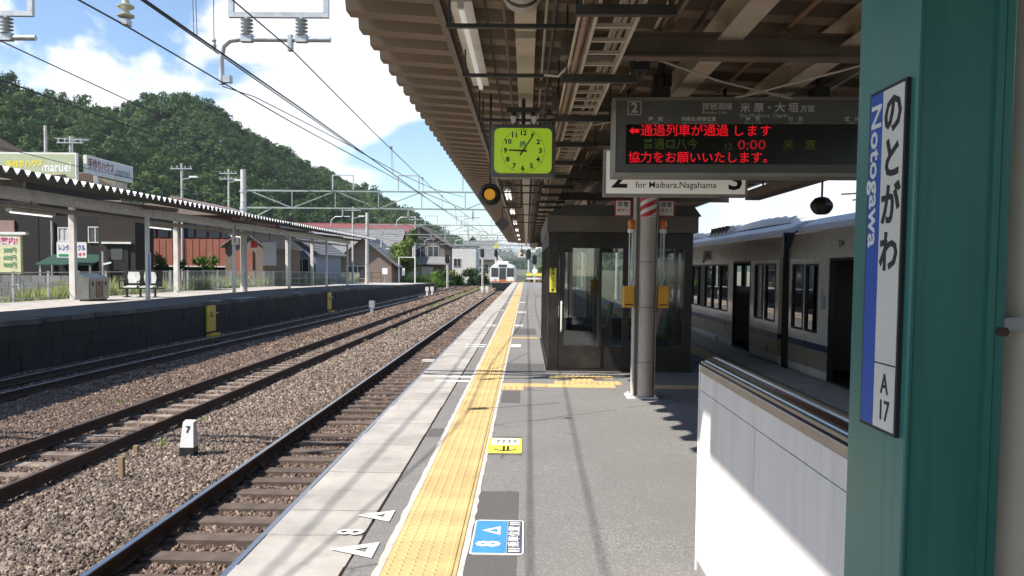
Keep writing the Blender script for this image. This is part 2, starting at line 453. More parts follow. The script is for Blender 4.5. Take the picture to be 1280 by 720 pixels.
def foliage_mat(name, dark, light, dry, trans=0.25):
    k = NT(name)
    at = k.node('ShaderNodeAttribute', attribute_name='tint')
    f = k.noise(k.pos(), 0.35, 4)
    v = k.math('ADD', k.math('MULTIPLY', at.outputs['Fac'], 0.75), k.math('MULTIPLY', f, 0.35))
    col = k.ramp(v, [(0.1, dark), (0.65, light), (1.0, dry)])
    k.set('Base Color', col)
    k.set('Roughness', 0.75)
    k.set('Specular IOR Level', 0.2)
    tl = k.node('ShaderNodeBsdfTranslucent')
    k.l.new(col, tl.inputs['Color'])
    mx = k.node('ShaderNodeMixShader')
    mx.inputs[0].default_value = trans
    k.l.new(k.b.outputs[0], mx.inputs[1])
    k.l.new(tl.outputs[0], mx.inputs[2])
    k.l.new(mx.outputs[0], k.n['Material Output'].inputs[0])
    return k.m


MT['leaf_hill'] = foliage_mat('forest_leaves', (0.015, 0.043, 0.014), (0.054, 0.115, 0.030), (0.10, 0.15, 0.045))
MT['leaf'] = foliage_mat('shrub_leaves', (0.03, 0.075, 0.015), (0.10, 0.18, 0.035), (0.20, 0.24, 0.07))
MT['weed'] = foliage_mat('weed_leaves', (0.18, 0.22, 0.09), (0.42, 0.46, 0.20), (0.60, 0.58, 0.34), 0.45)
k = NT('ballast_stone')
oi = k.node('ShaderNodeObjectInfo').outputs['Random']
pn = k.noise(k.pos(), 0.55, 5, 0.6)
c_grey = k.ramp(oi, [(0.0, (0.065, 0.048, 0.038)), (0.35, (0.148, 0.112, 0.087)), (0.7, (0.225, 0.174, 0.137)), (0.93, (0.33, 0.26, 0.207)), (1.0, (0.50, 0.40, 0.32))])
c_rust = k.ramp(oi, [(0.0, (0.052, 0.035, 0.026)), (0.4, (0.132, 0.09, 0.067)), (0.8, (0.21, 0.148, 0.112)), (1.0, (0.35, 0.255, 0.195))])
spx = k.node('ShaderNodeSeparateXYZ')
k.l.new(k.pos(), spx.inputs[0])
# iron dust from the wheels: the stones are browner along the two running lines than on the heap between them
d = k.math('ABSOLUTE', k.math('ADD', spx.outputs[0], 4.9))
near_track = k.ramp(k.math('ADD', k.math('MULTIPLY', d, 0.55), k.math('SUBTRACT', k.math('MULTIPLY', pn, 1.2), 0.6)), [(0.25, (0, 0, 0)), (0.8, (1, 1, 1))])
k.set('Base Color', k.mix(near_track, c_grey, c_rust))
k.set('Roughness', 0.9)
MT['stone'] = k.m


# ------------------------------------------------------------------ geometry helpers
class MB:
    """collects boxes, bars, tubes and polygons; build() links them as ONE mesh object"""

    def __init__(self):
        self.v, self.f, self.m = [], [], []
        self.mi = 0

    def add(self, vs, fs):
        o = len(self.v)
        self.v += [tuple(p) for p in vs]
        self.f += [tuple(i + o for i in f) for f in fs]
        self.m += [self.mi] * len(fs)
        return self

    def box(self, x0, x1, y0, y1, z0, z1):
        vs = [(x0, y0, z0), (x1, y0, z0), (x1, y1, z0), (x0, y1, z0), (x0, y0, z1), (x1, y0, z1), (x1, y1, z1), (x0, y1, z1)]
        return self.add(vs, [(0, 3, 2, 1), (4, 5, 6, 7), (0, 1, 5, 4), (1, 2, 6, 5), (2, 3, 7, 6), (3, 0, 4, 7)])

    def cham(self, x0, x1, y0, y1, z0, z1, c):
        """box with chamfered vertical edges"""
        pts = [(x0 + c, y0), (x1 - c, y0), (x1, y0 + c), (x1, y1 - c), (x1 - c, y1), (x0 + c, y1), (x0, y1 - c), (x0, y0 + c)]
        return self.prism(pts, z0, z1)

    def prism(self, pts, z0, z1, axis='z'):
        n = len(pts)

        def P(a, b, c):
            return {'z': (a, b, c), 'y': (a, c, b), 'x': (c, a, b)}[axis]
        vs = [P(a, b, z0) for a, b in pts] + [P(a, b, z1) for a, b in pts]
        fs = [tuple(range(n - 1, -1, -1)), tuple(range(n, 2 * n))]
        fs += [(i, (i + 1) % n, n + (i + 1) % n, n + i) for i in range(n)]
        return self.add(vs, fs)

    def bar(self, p0, p1, w, h=None, up=(0, 0, 1)):
        h = h or w
        p0, p1 = Vector(p0), Vector(p1)
        d = (p1 - p0).normalized()
        u = Vector(up)
        if abs(d.dot(u)) > 0.98:
            u = Vector((0, 1, 0))
        s = d.cross(u).normalized()
        u = s.cross(d)
        vs = []
        for p in (p0, p1):
            for a, b in ((-1, -1), (1, -1), (1, 1), (-1, 1)):
                vs.append(p + s * (a * w / 2) + u * (b * h / 2))
        return self.add(vs, [(0, 1, 2, 3), (7, 6, 5, 4), (0, 4, 5, 1), (1, 5, 6, 2), (2, 6, 7, 3), (3, 7, 4, 0)])

    def tube(self, pts, r, n=8, cap=True):
        pts = [Vector(p) for p in pts]
        rs = r if isinstance(r, (list, tuple)) else [r] * len(pts)
        vs, fs = [], []
        u = None
        for i, p in enumerate(pts):
            d = (pts[min(i + 1, len(pts) - 1)] - pts[max(i - 1, 0)]).normalized()
            if u is None:
                a = Vector((0, 0, 1)) if abs(d.z) < 0.9 else Vector((1, 0, 0))
                u = d.cross(a).normalized()
            u = (u - d * u.dot(d)).normalized()
            w = d.cross(u)
            for j in range(n):
                t = 2 * math.pi * j / n
                vs.append(p + (u * math.cos(t) + w * math.sin(t)) * rs[i])
        for i in range(len(pts) - 1):
            for j in range(n):
                a, b = i * n + j, i * n + (j + 1) % n
                fs.append((a, b, b + n, a + n))
        if cap:
            fs.append(tuple(range(n - 1, -1, -1)))
            fs.append(tuple(range((len(pts) - 1) * n, len(pts) * n)))
        return self.add(vs, fs)

    def cyl(self, p0, p1, r, n=12):
        return self.tube([p0, p1], r, n)

    def lathe(self, prof, c=(0, 0, 0), n=16, axis='z'):
        """prof: (radius, height) pairs"""
        vs, fs = [], []
        for r, h in prof:
            for j in range(n):
                t = 2 * math.pi * j / n
                a, b = r * math.cos(t), r * math.sin(t)
                q = {'z': (a, b, h), 'y': (a, h, b), 'x': (h, a, b)}[axis]
                vs.append((c[0] + q[0], c[1] + q[1], c[2] + q[2]))
        m = len(prof)
        for i in range(m - 1):
            for j in range(n):
                a, b = i * n + j, i * n + (j + 1) % n
                fs.append((a, b, b + n, a + n))
        fs.append(tuple(range(n - 1, -1, -1)))
        fs.append(tuple(range((m - 1) * n, m * n)))
        return self.add(vs, fs)

    def sweep(self, prof, path):
        """prof: (x, z) closed outline, path: list of (x, y, z) running mainly along y"""
        n = len(prof)
        vs, fs = [], []
        for p in path:
            vs += [(p[0] + a, p[1], p[2] + b) for a, b in prof]
        for i in range(len(path) - 1):
            for j in range(n):
                a, b = i * n + j, i * n + (j + 1) % n
                fs.append((a, a + n, b + n, b))
        fs.append(tuple(range(n)))
        fs.append(tuple(range(len(path) * n - 1, (len(path) - 1) * n - 1, -1)))
        return self.add(vs, fs)

    def mesh(self, name, mats, off=(0, 0, 0), smooth=False, fix=True):
        me = bpy.data.meshes.new(name)
        me.from_pydata([(p[0] - off[0], p[1] - off[1], p[2] - off[2]) for p in self.v], [], self.f)
        mats = mats if isinstance(mats, (list, tuple)) else [mats]
        for m in mats:
            me.materials.append(MT[m] if isinstance(m, str) else m)
        if len(mats) > 1:
            me.polygons.foreach_set('material_index', self.m)
        if fix:
            bm = bmesh.new()
            bm.from_mesh(me)
            bmesh.ops.recalc_face_normals(bm, faces=bm.faces)
            bm.to_mesh(me)
            bm.free()
        if smooth:
            me.polygons.foreach_set('use_smooth', [True] * len(me.polygons))
            try:
                me.set_sharp_from_angle(angle=R(38))
            except Exception:
                pass
        me.update()
        return me

    def build(self, name, mats, parent=None, smooth=False):
        off = (0, 0, 0)
        if parent is not None:
            off = OFF.get(parent, (0, 0, 0))
        o = bpy.data.objects.new(name, self.mesh(name, mats, off, smooth))
        COL.objects.link(o)
        if parent is not None:
            o.parent = parent
            OFF[o] = off
        return o


OFF = {}


def tag(o, label=None, cat=None, group=None, kind=None):
    if label:
        o['label'] = label
    if cat:
        o['category'] = cat
    if group:
        o['group'] = group
    if kind:
        o['kind'] = kind
    return o


def thing(name, label, cat, loc=(0, 0, 0), group=None, kind=None, rotz=0.0, world=True):
    """an Empty at the thing's base; with world=True its parts are given in world coordinates"""
    o = bpy.data.objects.new(name, None)
    o.empty_display_size = 0.2
    COL.objects.link(o)
    o.location = loc
    o.rotation_euler = (0, 0, rotz)
    OFF[o] = tuple(loc) if world else (0, 0, 0)
    return tag(o, label, cat, group, kind)


def solo(name, mb, mats, label, cat, loc, group=None, smooth=False, kind=None):
    """a thing that is one mesh; vertices in world coordinates, origin at loc"""
    o = bpy.data.objects.new(name, mb.mesh(name, mats, loc, smooth))
    o.location = loc
    COL.objects.link(o)
    return tag(o, label, cat, group, kind)


def structure(name, mb, mats, parent=None, smooth=False):
    o = mb.build(name, mats, parent, smooth)
    if parent is None:
        o['kind'] = 'structure'
    return o


def inst(name, me, loc, parent, rot=(0, 0, 0), scale=None):
    o = bpy.data.objects.new(name, me)
    off = OFF.get(parent, (0, 0, 0))
    o.location = (loc[0] - off[0], loc[1] - off[1], loc[2] - off[2])
    o.rotation_euler = rot
    if scale:
        o.scale = scale
    o.parent = parent
    COL.objects.link(o)
    return o


def copy_tree(o, parent=None):
    c = o.copy()
    COL.objects.link(c)
    if parent is not None:
        c.parent = parent
    for ch in list(o.children):
        copy_tree(ch, c)
    return c


def text(s, size, loc, rot, mat, parent, align='CENTER', bold=0.0, sx=1.0, name='lettering', ext=0.0006, spacing=1.0):
    cu = bpy.data.curves.new(name, 'FONT')
    cu.body = s
    cu.size = size
    cu.align_x = align
    cu.align_y = 'CENTER'
    cu.offset = bold
    cu.extrude = ext
    cu.resolution_u = 2
    cu.space_character = spacing
    cu.materials.append(MT[mat])
    o = bpy.data.objects.new(name, cu)
    off = OFF.get(parent, (0, 0, 0))
    o.location = (loc[0] - off[0], loc[1] - off[1], loc[2] - off[2])
    o.rotation_euler = rot
    o.scale = (sx, 1, 1)
    o.parent = parent
    COL.objects.link(o)
    TEXTS.append(o)
    return o


def texts_to_meshes():
    """lettering becomes plain mesh objects"""
    bpy.context.view_layer.update()
    dg = bpy.context.evaluated_depsgraph_get()
    for o in TEXTS:
        me = bpy.data.meshes.new_from_object(o.evaluated_get(dg))
        n = bpy.data.objects.new('tmp', me)
        n.location, n.rotation_euler, n.scale, n.parent = o.location, o.rotation_euler, o.scale, o.parent
        nm = o.name
        for ch in list(o.children):
            ch.parent = n
        bpy.data.objects.remove(o)
        n.name = nm
        COL.objects.link(n)


TEXTS = []
FACE_S = (R(90), 0, 0)            # lettering that faces -Y (towards the camera)
FACE_W = (R(90), 0, R(-90))       # faces -X
FACE_E = (R(90), 0, R(90))        # faces +X


def curve_x(y):
    return 3.0e-5 * max(0.0, y - 10) ** 2


def lerp_tab(tab, y):
    for (y0, v0), (y1, v1) in zip(tab, tab[1:]):
        if y <= y1:
            return v0 + (v1 - v0) * (y - y0) / (y1 - y0)
    return tab[-1][1]


def leaf_cloud(rng, centers, radii, n_leaf, size, squash=1.0, shell=0.6, seed_tint=None):
    """numpy arrays of small leaf-sized quads spread through blobs; returns verts, faces, tint"""
    V, F, T = [], [], []
    base = 0
    for ci, (c, r) in enumerate(zip(centers, radii)):
        n = n_leaf
        d = rng.normal(size=(n, 3))
        d /= np.linalg.norm(d, axis=1)[:, None]
        rad = r * (shell + (1 - shell) * rng.random(n)) * (0.85 + 0.3 * rng.random(n))
        p = np.array(c) + d * rad[:, None] * np.array([1, 1, squash])
        s = size * (0.6 + 0.8 * rng.random(n))
        a = rng.normal(size=(n, 3))
        a = np.cross(d + 0.6 * a, rng.normal(size=(n, 3)))
        a /= np.linalg.norm(a, axis=1)[:, None]
        b = np.cross(a, d + 0.3 * rng.normal(size=(n, 3)))
        b /= (np.linalg.norm(b, axis=1)[:, None] + 1e-6)
        q = np.stack([p - a * s[:, None], p + b * (0.55 * s)[:, None], p + a * s[:, None], p - b * (0.55 * s)[:, None]], 1)
        V.append(q.reshape(-1, 3))
        F.append(np.arange(n * 4).reshape(-1, 4) + base)
        base += n * 4
        t0 = rng.random() if seed_tint is None else seed_tint[ci]
        T.append(np.repeat(np.clip(t0 + 0.25 * (rng.random(n) - 0.5), 0, 1), 4))
    return np.concatenate(V), np.concatenate(F), np.concatenate(T)


def np_mesh(name, V, F, mat, tint=None):
    me = bpy.data.meshes.new(name)
    nf, k = F.shape
    me.vertices.add(len(V))
    me.vertices.foreach_set('co', V.astype(np.float32).ravel())
    me.loops.add(nf * k)
    me.loops.foreach_set('vertex_index', F.astype(np.int32).ravel())
    me.polygons.add(nf)
    me.polygons.foreach_set('loop_start', np.arange(0, nf * k, k, dtype=np.int32))
    me.polygons.foreach_set('loop_total', np.full(nf, k, dtype=np.int32))
    me.materials.append(MT[mat])
    if tint is not None:
        at = me.attributes.new('tint', 'FLOAT', 'POINT')
        at.data.foreach_set('value', tint.astype(np.float32))
    me.update(calc_edges=True)
    me.validate()
    return me

# ================================================================== SETTING: ground, platform, tracks
rng = np.random.default_rng(11)

g = MB()
g.box(-2500, 2500, -300, 3500, -1.9, -1.36)
structure('ground', g, 'earth')

# ---- island platform we stand on
platform = thing('platform', None, None, (-1.48, 0, -1.3), kind='structure')
PY0, PY1 = -45.0, 92.0
b = MB()
b.box(-1.40, 4.08, PY0, PY1, -1.36, -0.085)
structure('platform_body', b, 'concrete', platform)
b = MB()
b.box(-0.908, 3.56, PY0, PY1, -0.083, 0.0)
structure('platform_surface', b, 'asphalt', platform)
# edge slabs, one by one
SL = 0.5
me = MB().cham(-0.283, 0.270, -SL / 2 + 0.003, SL / 2 - 0.003, -0.10, 0.0, 0.006).mesh('edge_slab', 'slab')
y = 2.0
n_sl = 0
while y < 52:
    inst('edge_slab', me, (-1.197 + random.uniform(-0.003, 0.003), y, random.uniform(-0.003, 0.003)), platform, (random.uniform(-.002, .002), random.uniform(-.003, .003), 0))
    y += SL
b = MB()
while y < PY1:
    b.box(-1.48, -0.927, y - SL / 2 + 0.004, y + SL / 2 - 0.004, -0.10, 0.0)
    y += SL
tag(b.build('edge_slab_run', 'slab', platform), kind='stuff')
b = MB()
b.box(-1.47, -0.92, PY0, 1.75, -0.10, -0.002)
b.box(3.58, 4.15, PY0, PY1, -0.10, -0.001)
structure('edge_slab_strip', b, 'slab', platform)
# fascia and brackets under the nosing
b = MB()
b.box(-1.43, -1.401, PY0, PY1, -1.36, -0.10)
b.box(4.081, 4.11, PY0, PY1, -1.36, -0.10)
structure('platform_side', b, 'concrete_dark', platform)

# tactile tiles with real domes and the inner bar
def tile_mesh(w, l, bars=False):
    m = MB()
    m.box(-w / 2 + 0.0015, w / 2 - 0.0015, -l / 2 + 0.0015, l / 2 - 0.0015, -0.002, 0.005)
    if bars:
        nb = 4
        for i in range(nb):
            x = -w / 2 + w * (i + 0.5) / nb
            m.prism([(x - 0.017, 0.005), (x + 0.017, 0.005), (x + 0.011, 0.010), (x - 0.011, 0.010)], -l / 2 + 0.012, l / 2 - 0.012, 'y')
    else:
        for i in range(5):
            for j in range(5):
                cx, cy = -w / 2 + 0.03 + i * 0.06, -l / 2 + l * (j + 0.5) / 5
                ring = [(cx + 0.013 * math.cos(t * math.pi / 3), cy + 0.013 * math.sin(t * math.pi / 3)) for t in range(6)]
                ring2 = [(cx + 0.008 * math.cos(t * math.pi / 3), cy + 0.008 * math.sin(t * math.pi / 3)) for t in range(6)]
                vs = [(*p, 0.005) for p in ring] + [(*p, 0.0105) for p in ring2]
                m.add(vs, [(a, (a + 1) % 6, 6 + (a + 1) % 6, 6 + a) for a in range(6)] + [tuple(range(6, 12))])
        m.prism([(w / 2 - 0.055, 0.005), (w / 2 - 0.020, 0.005), (w / 2 - 0.026, 0.010), (w / 2 - 0.049, 0.010)], -l / 2 + 0.002, l / 2 - 0.002, 'y')
    return m.mesh('tactile_tile', 'tactile')


TL = 0.30
t_dome = tile_mesh(0.385, TL)
t_sq = tile_mesh(0.30, 0.30, True)
y = 2.4
while y < 46:
    inst('tactile_tile', t_dome, (-0.5275, y, 0.001), platform)
    y += TL
b = MB()
b.box(-0.72, -0.335, y - TL / 2, PY1 - 1, 0, 0.006)
b.box(3.10, 3.48, PY0, PY1 - 1, 0, 0.006)
structure('tactile_strip', b, 'tactile', platform)
cross = [(-0.16 + 0.30 * i, 11.05) for i in range(5)] + [(0.55 + 0.30 * i, 11.35) for i in range(3)] + [(0.80, 11.65)] + [(0.50 + 0.30 * i, 11.95) for i in range(3)] \
    + [(1.65 + 0.30 * i, 11.05) for i in range(5)] + [(-0.16, 10.75)] + [(-0.16 + 0.30 * i, 18.6) for i in range(2)]
for x, yy in cross:
    inst('tactile_tile', t_sq, (x, yy, 0.001), platform, (0, 0, 0 if yy != 11.05 else R(90)))
# worn white seal lines either side of the tactile strip: uneven edges
for x0, x1, nm in ((-0.757, -0.722, 'seal_line'), (-0.333, -0.303, 'seal_line')):
    vs, fs = [], []
    yy = PY0
    while yy < PY1 - 1:
        a, c = random.uniform(-0.009, 0.003), random.uniform(-0.003, 0.009)
        if x0 < -0.5:
            c = 0
        else:
            a = 0
        vs += [(x0 + a, yy, 0.003), (x1 + c, yy, 0.003)]
        yy += 0.11 if yy < 30 else 0.8
    fs = [(i, i + 1, i + 3, i + 2) for i in range(0, len(vs) - 2, 2)]
    mb = MB()
    mb.add(vs, fs)
    structure(nm, mb, 'line_white', platform)
# darker repairs in the asphalt
for x0, x1, y0, y1 in ((-0.30, -0.035, 3.6, 5.75), (-0.28, -0.06, 9.6, 10.55), (-0.30, 0.30, 12.4, 13.6), (-0.9, -0.77, 7.6, 8.0), (-0.28, 0.25, 19.5, 21.5), (-0.34, -0.02, 6.90, 7.65)):
    mb = MB()
    pts = []
    for k in range(6):
        pts.append((x0 + (x1 - x0) * k / 5, y0 + random.uniform(-.012, .012)))
    for k in range(6):
        pts.append((x1 - (x1 - x0) * k / 5, y1 + random.uniform(-.02, .02)))
    mb.add([(*p, 0.0016) for p in pts], [tuple(range(12))])
    structure('asphalt_patch', mb, 'patch', platform)

# ---- painted boarding marks on the slab edge
def floor_paint(polys, z, mat, name, parent):
    mb = MB()
    for p in polys:
        mb.add([(*q, z) for q in p], [tuple(range(len(p)))])
    return mb.build(name, mat, parent)


mark = thing('boarding_mark', 'worn white painted triangles and figure 8 across the platform edge slabs', 'floor marking', (-0.95, 4.9, 0))


def ring_tri(ax, ay, bx, h, hole):
    """solid white triangle, apex towards the track, with a small grey notch near its base"""
    o_ = [(ax, ay), (bx, ay - h), (bx, ay + h)]
    i_ = [(bx - (bx - ax) * 0.46, ay), (bx - .05, ay - hole * .42), (bx - .05, ay + hole * .42)]
    return [[o_[0], o_[1], i_[1], i_[0]], [o_[1], o_[2], i_[2], i_[1]], [o_[2], o_[0], i_[0], i_[2]]]


floor_paint(ring_tri(-1.06, 4.50, -0.805, 0.13, 0.10), 0.006, 'paint_white', 'triangle', mark)
floor_paint(ring_tri(-1.04, 5.13, -0.815, 0.12, 0.09), 0.006, 'paint_white', 'triangle', mark)
text('8', 0.22, (-1.0, 4.80, 0.0065), (0, 0, R(90)), 'paint_white', mark, bold=0.003, ext=0.0003)

st = thing('boarding_sticker', 'blue floor sticker with white 8 and triangle beside the yellow tiles', 'floor sticker', (-0.145, 4.77, 0), group='stickers on the platform floor')


def rrect(x0, x1, y0, y1, r, n=4):
    pts = []
    for cx, cy, a0 in ((x1 - r, y0 + r, -90), (x1 - r, y1 - r, 0), (x0 + r, y1 - r, 90), (x0 + r, y0 + r, 180)):
        for i in range(n + 1):
            t = R(a0 + 90 * i / n)
            pts.append((cx + r * math.cos(t), cy + r * math.sin(t)))
    return pts


b = MB().prism(rrect(-0.293, 0.003, 4.46, 5.08, 0.03), 0.0018, 0.0045)
b.build('backing', 'white', st)
b = MB().prism(rrect(-0.283, -0.095, 4.48, 5.06, 0.008), 0.0046, 0.0056)
b.build('blue_field', 'sticker_blue', st)
b = MB().prism(rrect(-0.092, -0.008, 4.48, 5.06, 0.008), 0.0046, 0.0056)
b.build('dark_field', 'sticker_dark', st)
text('8', 0.185, (-0.19, 4.63, 0.006), (0, 0, R(90)), 'ink_white', st, bold=0.006, ext=0.0003)
tri_o = [(-0.245, 4.87), (-0.135, 4.79), (-0.135, 4.95)]
tri_i = [(-0.205, 4.87), (-0.152, 4.832), (-0.152, 4.908)]
b = MB()
b.add([(*p, 0.0064) for p in tri_o] + [(*p, 0.0064) for p in tri_i], [(0, 1, 4, 3), (1, 2, 5, 4), (2, 0, 3, 5)])
b.build('triangle', 'ink_white', st)
for yy in (4.515, 4.553, 4.99, 5.028):       # queueing figures at both ends of the dark strip
    b = MB().prism(rrect(-0.082, -0.034, yy - 0.011, yy + 0.011, 0.004, 2), 0.0057, 0.0066)
    b.lathe([(0.009, 0.0058), (0.009, 0.0067)], (-0.026, yy, 0), 8)
    b.build('pictogram', 'ink_white', st)
text('乗車位置', 0.072, (-0.050, 4.77, 0.006), (0, 0, R(90)), 'ink_white', st, bold=0.001, sx=1.3, ext=0.0003)

ys = thing('exit_sticker', 'yellow and white floor sticker with a curved arrow, past the blue one', 'floor sticker', (-0.17, 7.26, 0), group='stickers on the platform floor')
b = MB().prism(rrect(-0.318, -0.022, 6.95, 7.57, 0.02), 0.0030, 0.005)
b.build('backing', 'sticker_yellow', ys)
b = MB().prism(rrect(-0.290, -0.045, 7.27, 7.55, 0.02), 0.0051, 0.006)
b.build('white_field', 'white', ys)
for i in range(4):
    x = -0.245 + i * 0.05
    MB().box(x, x + 0.025, 7.41, 7.46, 0.0061, 0.0068).build('glyph', 'ink_black', ys)
    MB().box(x + 0.004, x + 0.016, 7.34, 7.375, 0.0061, 0.0068).build('glyph', 'ink_black', ys)
for x in (-0.185, -0.150):
    MB().box(x, x + .018, 7.05, 7.22, 0.0052, 0.0062).build('arrow_shaft', 'ink_black', ys)
b = MB()
arc_ = [(-0.26 + i * 0.019, 7.02 + 6.5 * (-0.26 + i * .019 + 0.165) ** 2) for i in range(11)]
b.add([(a, f, 0.0063) for a, f in arc_] + [(a, f + .03, 0.0063) for a, f in arc_], [(i, i + 1, i + 12, i + 11) for i in range(10)])
b.build('arrow_arc', 'ink_black', ys)

far_marks = [(-0.93, 11.6, 0.30), (-0.93, 16.6, 0.26), (-0.93, 22.5, 0.26), (-0.93, 30.5, 0.26), (-0.93, 38, 0.26)]
for i, (x, yy, w) in enumerate(far_marks):
    word = ['pair of short white bars painted on the edge beside the waiting room corner', 'second pair of short white bars on the edge beyond the near corner pair',
            'third pair of short white bars along the edge, level with the passing wire shadow', 'fourth pair of short white bars, small and far along the edge', 'farthest pair of short white bars on the platform edge'][i]
    em = None
    for dy in (-0.22, 0.22):
        mb = MB()
        mb.add([(x - w, yy + dy - .07, .0042), (x + w * 0.55, yy + dy - .09, .0042), (x + w * .55, yy + dy + .09, .0042), (x - w, yy + dy + .07, .0042)], [(0, 1, 2, 3)])
        if em is None:
            em = thing('edge_mark', word, 'floor marking', (x, yy, 0), 'painted bars along the platform edge')
        mb.build('bar', 'paint_white', em)
for i, (yy, w) in enumerate(((16.7, 0.20), (22.6, 0.22), (29.5, 0.30), (38, 0.26))):
    mb = MB().prism(rrect(-0.29, -0.29 + w, yy - 0.3, yy + 0.3, 0.03), 0.0018, 0.0048)
    word = ['small white floor sticker just beyond the crosswise yellow tiles', 'white floor sticker, second beyond the crosswise yellow tiles', 'wide pale floor sticker, third beyond the crosswise yellow tiles',
            'farthest white floor sticker beside the yellow tiles'][i]
    solo('floor_sticker', mb, 'white', word, 'floor sticker', (-0.2, yy, 0), 'stickers on the platform floor')

# ---- tracks
RAIL = [(-0.0625, 0), (0.0625, 0), (0.0625, 0.012), (0.012, 0.03), (0.009, 0.105), (0.0325, 0.118), (0.0325, 0.148), (-0.0325, 0.148), (-0.0325, 0.118), (-0.009, 0.105), (-0.012, 0.03), (-0.0625, 0.012)]
HEAD = [(-0.029, 0.1475), (0.029, 0.1475), (0.026, 0.152), (-0.026, 0.152)]
T3 = [(-10, -11.3), (21, -10.75), (34, -10.25), (53, -9.75), (99, -8.8), (160, -7.9), (300, -6.5)]


def t1(y):
    return -3.03 + curve_x(y)


def t2(y):
    return -6.5 + curve_x(y) * 1.6


def t3(y):
    return lerp_tab(T3, y)


def t4(y):
    return 5.75


YS = [-8 + 2 * i for i in range(25)] + [42 + 4 * i for i in range(66)]
rr = random.Random(3)
for fn, lab, top, smat, ys0, ys1, dz, pitch in (
        (t1, 'near track with a bright polished rail beside our platform edge', 'rail_top', 'sleeper', 6.5, 62, -1.165, 0.57),
        (t2, 'middle track with rusty rails and pale half buried sleepers', 'rail_dull', 'sleeper_pale', 7.5, 48, -1.180, 0.62),
        (t3, 'shaded track running along the wall of the opposite platform', 'rail_top', 'sleeper', 19, 45, -1.185, 0.62),
        (t4, 'track under the standing train on the far side of our platform', 'rail_top', 'sleeper', 6, 20, -1.185, 0.62)):
    tr = thing('railway_track', lab, 'railway track', (fn(8), 8, -1.3), group='railway tracks of the station')
    for s in (-1, 1):
        mb = MB().sweep(RAIL, [(fn(y) + s * 0.5655, y, -1.15) for y in YS])
        rl = mb.build('rail', 'rail_rust', tr)
        mb = MB().sweep(HEAD, [(fn(y) + s * 0.5655, y, -1.15) for y in YS])
        mb.build('running_surface', top, rl)
    mes = []
    for v in range(3):
        mb = MB()
        w = 0.115
        mb.prism([(-1.08, -w), (1.08 + rr.uniform(-.02, .02), -w + rr.uniform(-.01, .01)), (1.1, 0), (1.08, w + rr.uniform(-.01, .01)), (-1.08, w), (-1.1, rr.uniform(-.02, .02))], -0.14, 0.0)
        mes.append(mb.mesh('sleeper', smat))
    y = ys0
    while y < ys1:
        inst('sleeper', mes[rr.randrange(3)], (fn(y) + rr.uniform(-.03, .03), y + rr.uniform(-.02, .02), dz + rr.uniform(-.012, .006)), tr, (0, 0, rr.uniform(-.02, .02)))
        y += pitch
    if fn is t1:                          # spring clips either side of both rails
        mb = MB()
        yy = ys0
        while yy < 40:
            for s in (-.5655, .5655):
                for e in (-.085, .085):
                    xx = fn(yy) + s + e
                    mb.box(xx - .035, xx + .035, yy - .05, yy + .05, dz + .001, dz + .035)
                    mb.tube([(xx - e * .5, yy - .03, dz + .05), (xx, yy - .045, dz + .06), (xx, yy + .045, dz + .06), (xx - e * .5, yy + .03, dz + .05)], 0.009, 5)
            yy += pitch
        tag(mb.build('rail_clip_run', 'rail_rust', tr), kind='stuff')
    mb = MB()
    while y < 120:
        mb.box(fn(y) - 1.08, fn(y) + 1.08, y - .115, y + .115, dz - .12, dz)
        y += pitch
    tag(mb.build('sleeper_run', smat, tr), kind='stuff')

# ---- ballast bed, then crushed stone scattered on it
xs = np.arange(-13.2, -1.39, 0.2)
ysb = np.concatenate([np.arange(3.0, 30, 0.35), np.arange(30, 124, 1.0)])
X, Y = np.meshgrid(xs, ysb)
Z = np.full_like(X, -1.225)
for i in range(X.shape[0]):
    yy = ysb[i]
    cs = (t1(yy), t2(yy), t3(yy))
    for j in range(X.shape[1]):
        dmin = min(abs(X[i, j] - c) for c in cs)
        hump = max(0.0, min(1.0, (dmin - 0.64) / 0.22))
        Z[i, j] += 0.062 * hump + 0.035 * (mnoise.noise(Vector((X[i, j] * 0.9, yy * 0.9, 0))))
        if abs(X[i, j] - cs[1]) < 1.2:
            Z[i, j] -= 0.004
V = np.stack([X, Y, Z], -1).reshape(-1, 3)
nx = X.shape[1]
idx = np.arange(X.size).reshape(X.shape)
F = np.stack([idx[:-1, :-1], idx[:-1, 1:], idx[1:, 1:], idx[1:, :-1]], -1).reshape(-1, 4)
me = np_mesh('ballast_bed', V, F, 'ballast_bed')
bed = bpy.data.objects.new('ballast_bed', me)
bed['kind'] = 'structure'
COL.objects.link(bed)

bal = bpy.data.objects.new('ballast', np_mesh('ballast', V, F, 'ballast_bed'))
bal['kind'] = 'stuff'
bal['label'] = 'grey and rusty crushed stone ballast between the tracks'
bal.data.materials.append(MT['stone'])
yv = V[:, 1]
left = -(658 / 1050) * yv - 0.6
dens = np.where(yv < 17, 900, np.where(yv < 26, 430, np.where(yv < 42, 190, np.where(yv < 70, 70, 30)))).astype(np.float32)
dens *= ((V[:, 0] > left) & (yv > 6.8)).astype(np.float32)
size = np.where(yv < 17, 0.0255, np.where(yv < 26, 0.032, np.where(yv < 42, 0.046, np.where(yv < 70, 0.07, 0.10)))).astype(np.float32)
for nm, arr in (('dens', dens), ('size', size)):
    at = bal.data.attributes.new(nm, 'FLOAT', 'POINT')
    at.data.foreach_set('value', arr)
ng = bpy.data.node_groups.new('scatter_stone', 'GeometryNodeTree')
ng.interface.new_socket('Geometry', in_out='INPUT', socket_type='NodeSocketGeometry')
ng.interface.new_socket('Geometry', in_out='OUTPUT', socket_type='NodeSocketGeometry')
gn, gl = ng.nodes, ng.links


